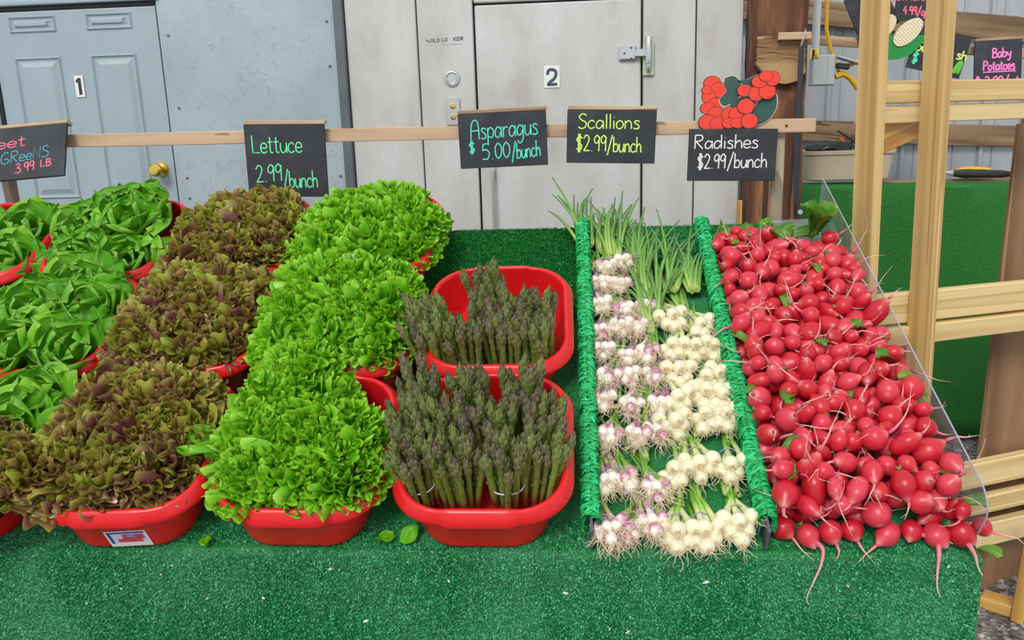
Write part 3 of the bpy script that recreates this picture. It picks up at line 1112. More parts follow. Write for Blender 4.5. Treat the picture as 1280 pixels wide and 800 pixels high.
RYY = 1.075
rail = thing('sign_rail', 'weathered wooden sign rail on posts running behind the sloping table', 'rail', T(0, RYY, 0))
board('rail_board', (-2.1, 0, 1.633), (0.718, 0, 1.605), 0.018, 0.040, MAT['rail'], parent=rail, bev=0.002)
board('post', (0.622, 0.024, 0.0), (0.618, 0.024, 1.585), 0.018, 0.036, MAT['greywood'], up=(0, 1, 0), parent=rail, bev=0.002).rotation_euler.rotate_axis('X', PI / 2)
board('post', (-1.78, 0.024, 0.4), (-1.835, 0.024, 1.64), 0.018, 0.040, MAT['greywood'], up=(0, 1, 0), parent=rail, bev=0.002).rotation_euler.rotate_axis('X', PI / 2)
b = MB()
b.lathe([(0, 0), (0.004, 0), (0.004, 0.002), (0, 0.002)], 8, T(0.632, -0.0095, 1.606) @ RX(PI / 2))
b.build('screw', MAT['ink'], rail)


def sign(label, X, z0, w, h, roll, tilt, lines, px0, pyb, k, strip=True, yaw=0.0, Y=None, name='price_sign', r=0.0016, smudge=None):
    """lines: (text, x0 px, x1 px, base px, cap px, colour, rise px), scaled by k about (px0, pyb)"""
    M = T(X, RYY - 0.030 if Y is None else Y, z0 + h) @ RZ(yaw) @ RY(roll) @ RX(tilt) @ T(0, 0, -h)
    s = thing(name, label, 'sign', M)
    b = MB()
    b.box(w, 0.010, h, T(0, 0, h / 2), 0.0012)
    b.build('slate', MAT['slate'], s)
    if strip:
        b = MB()
        b.box(w * 1.0, 0.030, 0.011, T(0.002, 0.008, h + 0.0056), 0.0015)
        b.build('wood_strip', MAT['rail'], s)
    for tx, a0, a1, base, cap, colr, rise in lines:
        b = MB()
        write(b, tx, (a0 - px0) * k, (a1 - px0) * k, (pyb - base) * k, cap * k, r, -0.0054, rise * k)
        b.build('chalk_lettering', MAT[colr], s)
    if smudge:
        for (sx, sz, sr) in smudge:
            b = MB()
            r_ = random.Random(int(sx * 1000))
            pts = [(sx + sr * math.cos(q * 0.7) * (0.6 + 0.4 * r_.random()), -0.0051, sz + sr * math.sin(q * 0.7) * (0.7 + 0.3 * r_.random())) for q in range(9)]
            b.prism([(p[0], p[2]) for p in pts], -0.00525, -0.0049)
            b.build('chalk_smudge', MAT['chalk_smudge'], s, smooth=False)
    return s


K_ = 0.00236
sign('square black slate price sign chalked Lettuce in green, above the red-leaf tubs', -0.880, 1.437, 0.252, 0.220, rad(1.4), rad(1), [
    ('Lettuce', 313, 379, 190, 23, 'chalk_green', 1), ('2.99', 315, 350, 228, 22, 'chalk_green', 3), ('/bunch', 351, 397, 235, 22, 'chalk_green', 1)], 357, 246.5, K_,
     smudge=None)
sign('black slate price sign chalked Asparagus in teal, above the back of the turf', -0.211, 1.510, 0.266, 0.162, rad(-1.1), rad(1), [
    ('Asparagus', 587, 673, 172, 24, 'chalk_teal', 3), ('$', 584, 591, 189, 15, 'chalk_teal', 0), ('5.00', 600, 636, 198, 20, 'chalk_teal', 2), ('/bunch', 638, 675, 199, 20, 'chalk_teal', 3)], 628, 208, K_)
sign('black slate price sign chalked Scallions in lime yellow, above the scallions', 0.118, 1.512, 0.264, 0.156, rad(2.2), rad(1), [
    ('Scallions', 723, 800, 162, 18, 'chalk_lime', 0), ('$2.99', 721, 759, 190, 20, 'chalk_lime', 0), ('/bunch', 760, 803, 191, 19, 'chalk_lime', 0)], 765, 205, K_)
sign('black slate price sign chalked Radishes in white, under the painted radish cutout', 0.474, 1.450, 0.258, 0.152, rad(1.5), rad(1), [
    ('Radishes', 869, 948, 187, 17, 'chalk_white', 1), ('$2.99', 874, 909, 212, 18, 'chalk_white', 1), ('/bunch', 911, 960, 211, 18, 'chalk_white', 1)], 917, 227, K_, strip=False)
sign('black slate price sign chalked Beet Greens in pink and blue, tilted out over the lettuce', -1.735, 1.500, 0.335, 0.172, rad(-3.2), rad(-24), [
    ('Beet', -22, 36, 182, 15, 'chalk_pink', 3), ('GReeNS', 4, 70, 203, 16, 'chalk_blue', 6), ('3.99', 25, 51, 217, 13, 'chalk_pink', 3), ('LB', 60, 74, 211, 10, 'chalk_pink', 1)], 22, 225, K_)

# painted radish cutout standing on the rail
ct = thing('radish_cutout', 'painted wooden cutout of red radishes with dark green leaves on the rail', 'cutout', T(0.474, RYY - 0.012, 1.609))
k = 0.00236
rad_spots = [(891, 104, 10, 8.5), (899, 112, 9, 9), (887, 120, 8, 8), (884, 112, 6, 5), (895, 130, 9, 8), (886, 134, 9, 7), (896, 142, 10, 9), (886, 151, 11, 9), (899, 153, 10, 8), (912, 142, 9, 9),
             (923, 143, 11, 10), (912, 153, 8, 6), (923, 153, 9, 6), (932, 133, 10, 9), (937, 151, 10, 9), (930, 114, 9, 7), (944, 118, 9, 9), (957, 116, 10, 9), (947, 104, 9, 7), (963, 101, 8.5, 8.5), (955, 98, 8, 6)]
for i, (px, py, rx, rz) in enumerate(rad_spots):
    b = MB()
    ol = []
    for q in range(22):
        a = 2 * PI * q / 22
        ol.append((math.cos(a) * rx * k, math.sin(a) * rz * k))
    yo = -0.0010 * i
    b.prism([(a * 1.0, c_ * 1.0) for a, c_ in ol], yo - 0.006, yo + 0.004, mi=0, mi_side=1)
    b.prism([(a * 1.09, c_ * 1.09) for a, c_ in ol], yo - 0.0055, yo + 0.004, mi=2)
    b.build('painted_radish', [MAT['cut_red'], MAT['cut_edge'], MAT['ink']], ct, T((px - 917) * k, 0.008, (157 - py) * k), smooth=False)
for pts in ([(906, 98), (917, 96), (925, 104), (926, 118), (918, 126), (906, 132), (900, 124), (908, 114), (905, 106)], [(905, 146), (915, 128), (928, 122), (934, 126), (926, 136), (914, 141)],
            [(921, 102), (934, 100), (944, 96), (948, 99), (938, 107), (928, 106)], [(938, 147), (946, 130), (958, 122), (969, 120), (970, 136), (962, 149), (950, 156), (941, 154)]):
    b = MB()
    ol = [((px - 917) * k, (157 - py) * k) for px, py in pts]
    cx_, cz_ = sum(a for a, _ in ol) / len(ol), sum(a for _, a in ol) / len(ol)
    ol = smooth_path([*ol, ol[0]], 4)[:-1]
    b.prism(ol, -0.003, 0.012, mi=0, mi_side=1)
    b.prism([(cx_ + (a - cx_) * 1.05, cz_ + (c_ - cz_) * 1.05) for a, c_ in ol], -0.0025, 0.005, mi=1)
    b.build('painted_leaf', [MAT['cut_green'], MAT['cut_edge']], ct, smooth=False)

# ------------------------------------------------------------------ red tubs
def tub_ring(hx, hy, r, z, bulge=0.0, dz=0.0, n=112):
    """rounded rectangle with a pouring lip bulging out of the front and back"""
    pts = []
    per = []
    # walk a rounded rectangle by angle-free parametrisation
    segs = []
    sx, sy = hx - r, hy - r
    side = n // 4
    for q in range(4):
        cxx, cyy = [(sx, -sy), (sx, sy), (-sx, sy), (-sx, -sy)][q]
        a0 = -PI / 2 + q * PI / 2
        for k in range(side // 2):
            a = a0 + PI / 2 * k / (side // 2 - 1)
            segs.append((cxx + r * math.cos(a), cyy + r * math.sin(a)))
        nx_, ny_ = [(sx, sy), (-sx, sy), (-sx, -sy), (sx, -sy)][q]
        a1 = a0 + PI / 2
        p0 = (cxx + r * math.cos(a1), cyy + r * math.sin(a1))
        p1 = (nx_ + r * math.cos(a1), ny_ + r * math.sin(a1))
        for k in range(1, side - side // 2 + 1):
            f = k / (side - side // 2 + 1)
            segs.append((p0[0] + (p1[0] - p0[0]) * f, p0[1] + (p1[1] - p0[1]) * f))
    for x_, y_ in segs:
        f = 0.0
        if abs(y_) > hy - 0.02:
            f = min(1, max(0, (0.082 - abs(x_)) / 0.022))
            f = f * f * (3 - 2 * f)
        pts.append((x_, y_ + math.copysign(bulge * f, y_), z + dz * f))
    return pts


def make_tub_mesh():
    b = MB()
    R_ = [tub_ring(.124, .176, .070, 0.0), tub_ring(.131, .183, .077, 0.003), tub_ring(.134, .1845, .079, 0.012), tub_ring(.153, .185, .094, 0.092),
          tub_ring(.154, .185, .096, 0.096, .004), tub_ring(.172, .190, .100, 0.096, .008), tub_ring(.181, .197, .105, 0.095, .009), tub_ring(.184, .199, .106, 0.0975, .009),
          tub_ring(.184, .199, .106, 0.102, .009), tub_ring(.181, .197, .104, 0.107, .008, .002), tub_ring(.173, .190, .100, 0.121, .003, .004),
          tub_ring(.169, .1865, .098, 0.1245, .001, .004), tub_ring(.164, .1825, .095, 0.1250, 0, .003), tub_ring(.161, .180, .094, 0.122, 0, .001), tub_ring(.159, .179, .093, 0.115),
          tub_ring(.131, .1805, .077, 0.014), tub_ring(.126, .176, .072, 0.005)]
    arr = np.array(R_)
    b.grid(arr, closed=True)
    n = arr.shape[1]
    b.f.append(tuple(range(n - 1, -1, -1)))
    last = (len(R_) - 1) * n
    b.f.append(tuple(last + k for k in range(n)))
    b.mi += [0, 0]
    return b.mesh('tub', MAT['red'], True, 60)


TUB = make_tub_mesh()
COLX = {'Z': -1.700, 'A': -1.322, 'B': -0.943, 'C': -0.568, 'D': -0.190}
ROWT = {1: 0.187, 2: 0.588, 3: 0.965}
ROWN = {1: 'front', 2: 'middle', 3: 'back'}
WHAT = {'Z': 'butter lettuce at the outer end', 'A': 'butter lettuce', 'B': 'red-leaf lettuce', 'C': 'green frilly lettuce', 'D': 'asparagus bunches'}


def tubM(c, r):
    jit = {('D', 1): (0, 0, 0), ('D', 2): (0.002, 0, 0.5), ('C', 1): (0, 0, -0.5), ('B', 1): (0.004, -0.004, 2), ('B', 2): (0, 0, 1.5), ('C', 3): (0.01, 0, -1)}.get((c, r), (0, 0, 0))
    return MS @ T(COLX[c] + jit[0], ROWT[r] + jit[1], 0.005) @ RZ(rad(jit[2]))


for c, rows in (('D', (1, 2)), ('C', (1, 2, 3)), ('B', (1, 2, 3)), ('A', (1, 2, 3)), ('Z', (3,))):
    for r in rows:
        o = link('plastic_tub', TUB, None, tubM(c, r))
        tag(o, f'red plastic tub of {WHAT[c]} in the {ROWN[r]} row', 'tub', 'red plastic tubs on the turf')
        if (c, r) == ('B', 1):
            o['label'] = 'red plastic tub of red-leaf lettuce in the front row, with a sticker'
            s = MB()
            w, hh = 0.088, 0.050
            ang = math.atan2(0.031, 0.074)
            Msk = T(0.015, -0.1858, 0.034) @ RX(0.008) @ RY(rad(-3))
            s.box(w, 0.0012, hh, Msk)
            for (sx, sz, bx, bz, mi) in ((0, .0205, .080, .004, 1), (-.036, .004, .006, .036, 1), (0.004, .004, .070, .028, 2), (.014, .008, .046, .016, 3), (.004, -.004, .052, .012, 3), (.010, .010, .016, .007, 4), (.006, .003, .022, .004, 0)):
                s.box(bx, 0.0006, bz, Msk @ T(sx, -0.0008 - 0.0002 * mi, sz), 0, mi)
            st = s.build('sticker', [MAT['white'], MAT['sticker_blue'], MAT['sticker_lilac'], MAT['sticker_red'], MAT['sticker_sky']], o, smooth=False)
            st['label'] = 'white sticker with blue border and red picture'

# ------------------------------------------------------------------ lettuce heads


def leaf_grid(L, W, a0, a1, az, R_, nu, nv, amp, waves, cup=0.0, tip=0.25, edgepow=2.5, r0=0.008, curl=0.7, base=0.2, amp2=0.0, waves2=6.0, hook=0.0, rnd_tip=False):
    """one leaf from the heart outwards; its margin is longer than its middle, so it ruffles"""
    u = np.linspace(-1, 1, nu)[None, :]
    v = np.linspace(0, 1, nv)[:, None]
    ang = a0 + (a1 - a0) * np.linspace(0, 1, nv) ** 1.4 + hook * np.clip((np.linspace(0, 1, nv) - .7) / .3, 0, 1) ** 1.5
    dr = np.concatenate([[0], np.cumsum((np.sin(ang[1:]) + np.sin(ang[:-1])) / 2)]) * L / (nv - 1)
    dz = np.concatenate([[0], np.cumsum((np.cos(ang[1:]) + np.cos(ang[:-1])) / 2)]) * L / (nv - 1)
    w = W * (base + (1 - base) * np.sin(np.clip(v, 0, 1) * PI * 0.58) ** 0.9)
    if rnd_tip:
        q_ = np.clip((v - .60) / .40, 0, .998)
        w = W * np.where(v < .60, base + (1 - base) * np.sin(np.clip(v / .60, 0, 1) * PI / 2), np.sqrt(1 - q_ ** 2.1))
    back = -tip * L * (u ** 2) * v
    env = np.clip(v ** edgepow * 0.75 + (np.abs(u) ** 3) * v ** 0.8 * 0.9, 0, 1.3)
    v_ = v
    env2 = np.clip(np.clip((v - .55) / .45, 0, 1) ** 1.2 + np.clip((np.abs(u) - .6) / .4, 0, 1) * v, 0, 1.2)
    p1, p2, p3, p4 = R_.random(4) * 6.28
    th1 = waves * PI * u + p1 + 1.5 * v
    th2 = waves2 * PI * u + p2 - 2.5 * v + 0.8 * np.sin(th1)
    off = cup * (w if rnd_tip else W) * u ** 2 + amp * env * np.sin(th1) + amp2 * env2 * np.sin(th2) + 0.06 * L * v * np.sin(2.2 * u + p3)
    if rnd_tip:
        env = env * (w / W) ** .8
        env2 = env2 * (w / W) ** .8
    tan_ = u * w + curl * (amp * env * np.cos(th1 + 0.6) + amp2 * env2 * np.cos(th2 + .4))
    along = back + curl * (0.5 * amp * env * np.sin(th1 * 1.3 + p4) + 0.8 * amp2 * env2 * np.sin(th2 * 1.0 + 1.9))
    sa, ca = np.sin(ang)[:, None], np.cos(ang)[:, None]
    r = r0 + dr[:, None] + sa * along - ca * off
    z = dz[:, None] + ca * along + sa * off
    x_ = r * np.cos(az) - tan_ * np.sin(az)
    y_ = r * np.sin(az) + tan_ * np.cos(az)
    P = np.stack([x_, y_, z], 2)
    return P, u, v, np.clip(.55 * env + .55 * env2, 0, 1)


def frilly_head(seed, kind):
    R_ = np.random.default_rng(seed)
    b = MB()
    n = 60 if kind == 'green' else 56
    for i in range(n):
        f = (i + 0.5) / n
        ph = math.acos(1 - f * .80)                       # even over the dome
        az = i * 2.39996 + R_.random() * 0.7
        a0 = ph * 0.60 + R_.normal(0, .10)
        a1 = ph * 1.0 + R_.normal(.02, .18)
        if kind == 'green':
            L = 0.112 * (0.78 + 0.32 * R_.random())
            W = 0.042 * (0.7 + 0.6 * R_.random())
            P, u, v, env = leaf_grid(L, W, a0, a1, az, R_, 60, 13, 0.0105 * (0.7 + 0.6 * R_.random()), 3.0 + 1.2 * R_.random(), 0.2, 0.14, 1.15, amp2=0.0040 * (0.7 + 0.6 * R_.random()), waves2=7.5 + 2.5 * R_.random(), curl=.85, hook=R_.normal(.0, .55))
        else:
            L = 0.108 * (0.84 + 0.28 * R_.random())
            W = 0.033 * (0.75 + 0.6 * R_.random())
            P, u, v, env = leaf_grid(L, W, a0, a1, az, R_, 42, 12, 0.0095 * (0.6 + 0.7 * R_.random()), 1.9 + 1.2 * R_.random(), 0.25, 0.15, 1.3, amp2=0.0046 * (0.6 + 0.7 * R_.random()), waves2=4.4 + 1.8 * R_.random(), curl=.95, hook=R_.normal(.1, .75))
        nv, nu = P.shape[:2]
        col = np.zeros((nv, nu, 3))
        col[:, :, 0] = np.clip(0.25 * v + 0.75 * env ** 0.8, 0, 1)
        col[:, :, 1] = R_.random()
        col[:, :, 2] = np.clip((v - .93) / .07, 0, 1) + 0 * u
        b.grid(P, col)
    return b.mesh('lettuce', MAT['frilly' if kind == 'green' else 'redleaf'])


GREEN = [frilly_head(100 + i, 'green') for i in range(4)]
REDL = [frilly_head(200 + i, 'red') for i in range(4)]


def vein(u, v):
    rib = np.exp(-(u / 0.07) ** 2) * (1 - 0.65 * v)
    fr = np.abs(((v * 5.0 - np.abs(u) * 2.2) % 1.0) - 0.5)
    side = np.exp(-(fr / 0.09) ** 2) * 0.30 * (1 - np.abs(u)) * np.ones_like(u)
    rim = np.clip((v - .955) / .045, 0, 1) + np.clip((np.abs(u) - .93) / .07, 0, 1)
    return np.clip(np.maximum(rib + side, .75 * rim), 0, 1)


def butter_leaf(seed, L, W, a0, a1, hook=0.0, big=False):
    R_ = np.random.default_rng(seed)
    P, u, v, env = leaf_grid(L, W, a0, a1, 0.0, R_, 37, 30, 0.0075, 1.6 + 0.9 * R_.random(), 0.20, 0.06, 4.0, 0.012, 0.55, 0.50, rnd_tip=True, amp2=.0050, waves2=2.4 + 1.2 * R_.random(), hook=hook)
    # puckered blade between the veins
    P[:, :, 2] += 0.0016 * np.sin(13 * u + seed) * np.sin(15 * v + seed * 2) * v * (1 - np.abs(u))
    nv, nu = P.shape[:2]
    col = np.zeros((nv, nu, 3))
    col[:, :, 0] = 0.15 + 0.85 * np.clip(v + 0 * u, 0, 1)
    col[:, :, 1] = R_.random()
    col[:, :, 2] = vein(u, v)
    b = MB()
    b.grid(P, col)
    return b


BLEAF = [butter_leaf(300 + i, 0.118 + 0.013 * (i % 3), 0.066 + 0.008 * (i % 2), 0.50 + 0.10 * (i % 4), 1.00 + 0.15 * (i % 5), (-.9, -.3, .4, -.6, .0)[i % 5]).mesh('leaf', MAT['butter']) for i in range(8)]


def butter_heart(seed):
    R_ = np.random.default_rng(seed)
    b = MB()
    for i in range(9):
        f = (i + 0.5) / 9
        ph = 0.08 + 0.60 * f
        P, u, v, env = leaf_grid(0.100 + 0.030 * R_.random(), 0.040 + 0.024 * f + 0.006 * R_.random(), ph * 0.8, ph * 1.35 + 0.3 * R_.random(), i * 2.4, R_, 33, 26, 0.0070, 1.5 + R_.random(), 0.32, 0.06, 3.5, 0.006, 0.55, 0.50, rnd_tip=True, amp2=.003, waves2=3.0, hook=R_.normal(-.25, .5))
        nv, nu = P.shape[:2]
        col = np.zeros((nv, nu, 3))
        col[:, :, 0] = 0.15 + 0.85 * np.clip(v + 0 * u, 0, 1)
        col[:, :, 1] = R_.random() * 0.8
        col[:, :, 2] = vein(u, v)
        b.grid(P, col)
    return b.mesh('heart', MAT['butter'])


HEART = [butter_heart(400 + i) for i in range(3)]

NB = {'A': ('the door side', 'the red-leaf tubs'), 'B': ('the butter lettuce', 'the frilly lettuce'), 'C': ('the red-leaf lettuce', 'the asparagus side'), 'Z': ('the outer end', 'the next tub')}
KINDN = {'A': 'smooth-leaved butter lettuce', 'Z': 'smooth-leaved butter lettuce', 'B': 'brown-red leaf lettuce', 'C': 'lime-green frilly lettuce'}


def where(c, r, dx, dt):
    fb = 'front' if dt < -0.05 else ('far back' if dt > 0.13 else ('back' if dt > 0.04 else 'centre'))
    if dx < -0.025:
        side = ', towards ' + NB[c][0]
    elif dx > 0.025:
        side = ', towards ' + NB[c][1]
    else:
        side = ', midway across'
    return f'{KINDN[c]} head, {fb} of the {ROWN[r]}-row tub{side}'


def heads(c, r, spots, pool, group, hbase=0.048):
    for i, (dx, dt, dh, sc_) in enumerate(spots):
        M = MS @ T(COLX[c] + dx, ROWT[r] + dt, hbase + dh) @ RX(max(-.1, -dt * 1.8) * -1.0 * -1.0 - 0.05 + 0.15 * (rng.random() - .5)) @ RY(dx * 2.2) @ RZ(rng.random() * 6.28) @ Matrix.Scale(sc_, 4)
        o = link('lettuce', pool[(i + r) % len(pool)], None, M)
        tag(o, where(c, r, dx, dt), 'lettuce', group)


g = 'green frilly lettuce heads in the tubs'
heads('C', 1, [(-.080, -.088, .030, .98), (-.002, -.092, .034, 1.0), (.078, -.084, .028, 1.0), (-.092, -.005, .036, 1.02), (.0, -.008, .040, 1.05), (.082, .0, .028, 1.0), (-.085, .085, .038, 1.02), (.0, .085, .034, 1.0), (-.055, .170, .052, 1.0)], GREEN, g)
heads('C', 2, [(-.098, -.112, .034, 1.05), (-.008, -.100, .038, 1.05), (.080, -.092, .030, 1.0), (-.098, -.005, .044, 1.08), (.002, -.005, .050, 1.1), (.092, -.002, .042, 1.08), (-.092, .095, .046, 1.08), (.005, .095, .048, 1.08), (.082, .085, .038, 1.0)], GREEN, g)
heads('C', 3, [(-.098, -.108, .034, 1.05), (.0, -.112, .038, 1.05), (.088, -.085, .028, 1.0), (-.092, -.005, .038, 1.08), (.008, -.005, .044, 1.1), (.098, .0, .038, 1.08), (-.060, .080, .036, 1.05), (.050, .080, .040, 1.08)], GREEN, g)
g = 'red-leaf lettuce heads in the tubs'
heads('B', 1, [(-.100, -.098, .030, 1.05), (-.01, -.096, .032, 1.03), (.078, -.082, .024, 1.0), (-.104, -.005, .040, 1.08), (.0, -.005, .042, 1.08), (.090, .005, .032, 1.05), (-.090, .090, .044, 1.08), (.010, .095, .044, 1.08), (.080, .085, .034, 1.0)], REDL, g)
heads('B', 2, [(-.098, -.100, .028, 1.05), (-.008, -.098, .030, 1.05), (.080, -.090, .024, 1.0), (-.098, -.005, .036, 1.08), (.002, -.005, .042, 1.08), (.092, .0, .034, 1.05), (-.08, .095, .040, 1.06), (.015, .100, .042, 1.06), (.090, .090, .032, 1.0)], REDL, g)
heads('B', 3, [(-.098, -.104, .032, 1.05), (-.008, -.108, .034, 1.05), (.080, -.088, .026, 1.0), (-.092, -.005, .036, 1.06), (.004, -.005, .042, 1.08), (.090, .0, .036, 1.06), (-.055, .080, .034, 1.05), (.055, .080, .036, 1.05)], REDL, g)


def butter(c, r, spots, group):
    for i, (dx, dt, dh, sc_) in enumerate(spots):
        M = MS @ T(COLX[c] + dx, ROWT[r] + dt, 0.050 + dh) @ RX(-dt * 1.0 + 0.28) @ RY(dx * 1.6) @ RZ(rng.random() * 6.28) @ Matrix.Scale(sc_, 4)
        t = thing('lettuce', where(c, r, dx, dt), 'lettuce', M, group)
        link('heart', HEART[i % 3], t)
        n = 8
        for q in range(n):
            me = BLEAF[(q * 3 + i) % len(BLEAF)]
            link('leaf', me, t, RZ(q * 2 * PI / n + 0.4 * rng.random()) @ RY(0.12 * (rng.random() - 0.3)))


g = 'butter lettuce heads in the tubs'
butter('A', 1, [(.085, .020, .030, 1.0), (.080, .110, .030, 1.0), (-.06, .06, .03, 1.0)], g)
for X, t_, h_, lab in ((-1.145, .080, .085, 'brown-red leaf lettuce head bulging over the rim towards the outermost front tub'), (-1.215, .030, .080, 'brown-red leaf lettuce head at the front of the outermost tub, drooping over its rim'),
                       (-1.240, .130, .080, 'brown-red leaf lettuce head below the butter lettuce in the outermost front tub')):
    o = link('lettuce', REDL[int(-X * 100) % 4], None, MS @ T(X, t_, h_) @ RZ(X * 7) @ Matrix.Scale(1.02, 4))
    tag(o, lab, 'lettuce')
butter('A', 2, [(.090, -.090, .016, 1.0), (-.045, -.095, .016, 1.05), (.075, .035, .030, 1.08), (-.060, .030, .030, 1.08), (.02, .125, .034, 1.0)], g)
butter('A', 3, [(.075, -.095, .016, 1.0), (-.055, -.090, .014, 1.0), (.045, .035, .042, 1.1), (-.080, .030, .024, 1.02), (.020, .110, .040, 1.05)], g)
butter('Z', 3, [(.085, -.09, .008, .98), (.080, .04, .016, .98), (-.06, -.09, .008, .98), (-.06, .04, .012, .98)], g)
# loose outer leaves hanging over the tub rims
for nm, px, t_, h_, rz, rx_, sc_, me, lab in (
        ('lettuce_leaf', -1.070, 0.270, 0.150, -1.9, 0.6, .85, BLEAF[1], 'broad pale butter lettuce leaf lying over the front red-leaf heads'),
        ('lettuce_leaf', -1.120, 0.985, 0.12, -1.2, 0.4, 1.0, BLEAF[4], 'single butter lettuce leaf hanging over the rim of the back butter-lettuce tub')):
    o = link(nm, me, None, MS @ T(px, t_, h_) @ RZ(rz) @ RY(rx_) @ Matrix.Scale(sc_, 4))
    tag(o, lab, 'lettuce leaf')
# broad pale outer leaf between the two front tubs
b = butter_leaf(333, 0.10, 0.045, 0.6, 1.9, .5)
o = b.build('lettuce_leaf', MAT['frilly'], None, MS @ T(-0.735, 0.175, 0.125) @ RZ(3.6))
tag(o, 'pale ribbed outer leaf drooping between the front red-leaf and frilly tubs', 'lettuce leaf')

# ------------------------------------------------------------------ asparagus


def spear_mesh(seed, L=0.19, r=0.0072):
    R_ = np.random.default_rng(seed)
    b = MB()
    bend = (R_.random(2) - 0.5) * 0.018

    def centre(s):
        return Vector((bend[0] * s * s, bend[1] * s * s, L * s))

    def radius(s):
        if s < 0.72:
            return r * (0.95 + 0.06 * math.sin(s * 6))
        q = (s - 0.72) / 0.28
        return r * (1.0 + 0.30 * math.sin(q * PI * 0.8)) * (1 - q ** 2.6) + 0.0008
    ss = [0, .25, .45, .6, .72, .78, .84, .89, .93, .965, .985, 1.0]
    pts = [centre(s) for s in ss]
    b.tube(pts, [radius(s) * .96 for s in ss], 10, None, [(s, 0, 0) for s in ss])
    k = 0
    s = 0.34
    while s < 0.975:
        a = k * 2.4 + 0.3 * R_.random()
        rr = radius(s)
        tl = (0.015 if s < 0.68 else 0.022 * (1.12 - 0.55 * (s - 0.68) / 0.32)) * (0.85 + 0.3 * R_.random())
        w = rr * 0.80
        c = centre(s)
        e = Vector((math.cos(a), math.sin(a), 0))
        tg = Vector((-math.sin(a), math.cos(a), 0))
        rows = []
        for q, (f, ww, lift) in enumerate(((0, .80, .03), (.30, 1.0, .24), (.65, .66, .42), (1.0, .03, .30))):
            z = c.z + tl * f
            cc = centre(min(1, z / L))
            rb = radius(min(1.0, z / L))
            rad_ = max(rb, rr * 0.40 * (1 - f * 0.4)) + rr * lift
            row = []
            for j in (-1, -.5, 0, .5, 1):
                row.append(Vector((cc.x, cc.y, z)) + e * (rad_ - rad_ * .42 * ww * j * j) + tg * (w * ww * j))
            rows.append(row)
        arr = np.array([[tuple(p) for p in row] for row in rows])
        col = np.zeros((4, 5, 3))
        col[:, :, 0] = s
        col[:, :, 1] = np.array([0.0, 0.25, 0.75, 1.0])[:, None] * (1.0 if s > 0.6 else 0.7)
        b.grid(arr, col)
        k += 1
        s += 0.055 if s < 0.66 else 0.0175
    return b.mesh('asparagus_spear', MAT['spear'])


SPEAR = [spear_mesh(500 + i, 0.172 + 0.012 * (i % 3), 0.0066 + 0.0006 * (i % 4)) for i in range(6)]


def ring_mesh(R_, r_, wob=0.0, name='rubber_band', mat='band_white'):
    b = MB()
    n, m_ = 40, 6
    arr = np.zeros((n, m_, 3))
    for i in range(n):
        a = 2 * PI * i / n
        rr = R_ * (1 + wob * math.sin(5 * a))
        for j in range(m_):
            q = 2 * PI * j / m_
            arr[i, j] = ((rr + r_ * math.cos(q)) * math.cos(a), (rr + r_ * math.cos(q)) * math.sin(a), r_ * 1.6 * math.sin(q))
    vs_ = arr.reshape(-1, 3)
    fs_ = [(i * m_ + j, ((i + 1) % n) * m_ + j, ((i + 1) % n) * m_ + (j + 1) % m_, i * m_ + (j + 1) % m_) for i in range(n) for j in range(m_)]
    b.add(vs_.tolist(), fs_)
    return b.mesh(name, MAT[mat])


BAND = ring_mesh(0.0365, 0.0012, 0.02)


def bunch(M, label, n=20, band=0.055, spread=0.10, seed=0, tall=()):
    r_ = random.Random(seed)
    t = thing('asparagus_bunch', label, 'asparagus', M, 'asparagus bunches in the red tubs')
    n = int(n * .80)
    for i in range(n):
        rr = 0.0345 * math.sqrt((i + 0.4) / n)
        a = i * 2.39996
        px, py = rr * math.cos(a), rr * math.sin(a)
        up_ = 0.024 * (r_.random() - 0.5)
        if i in tall:
            up_ = 0.040
        tilt = spread * rr / 0.034
        Mq = T(px, py, max(0.0, up_ + 0.012)) @ RZ(a) @ RY(tilt + 0.05 * (r_.random() - 0.5)) @ RZ(r_.random() * 6.28)
        link('asparagus_spear', SPEAR[(i * 5 + seed) % 6], t, Mq)
    if band:
        link('rubber_band', BAND, t, T(0, 0, band) @ Matrix.Scale(1.06, 4))
    return t


front = [  # X, t, lean back, lean side, label, band, n, tall
    (-.318, .098, .02, -.06, 'banded asparagus bunch at the front corner of the front tub, beside the frilly lettuce', .082, 20, ()),
    (-.237, .096, .00, .00, 'asparagus bunch second from the lettuce in the front line of the front tub', 0, 20, ()),
    (-.145, .098, .02, .04, 'banded asparagus bunch third from the lettuce in the front line of the front tub', .082, 20, ()),
    (-.080, .112, .08, .16, 'dark asparagus bunch leaning into the front corner by the divider, front tub', 0, 18, ()),
    (-.328, .185, .04, -.14, 'asparagus bunch in the middle of the lettuce-side wall, front tub', 0, 19, (3,)),
    (-.245, .190, .02, -.06, 'asparagus bunch midway back, second from the lettuce, front tub', 0, 19, ()),
    (-.165, .195, .06, .02, 'asparagus bunch midway back, third from the lettuce, front tub', 0, 19, ()),
    (-.085, .200, .06, .10, 'purplish asparagus bunch midway back against the divider-side wall, front tub', 0, 20, ()),
    (-.312, .275, .04, -.16, 'asparagus bunch splaying over the back corner rim towards the lettuce, front tub', 0, 17, (2, 7)),
    (-.225, .285, -.02, .00, 'tall asparagus bunch against the back wall of the front tub', 0, 19, (5,)),
    (-.128, .270, .06, .10, 'asparagus bunch with two long thin spears at the back of the front tub', 0, 16, (2, 9)),
]
for i, (X, t_, lb, ls, lab, bd, n, tall) in enumerate(front):
    bunch(MS @ T(X, t_, 0.018) @ RX(-lb) @ RY(ls) @ RZ(i * 1.3), lab, n, bd, 0.11, i, tall)
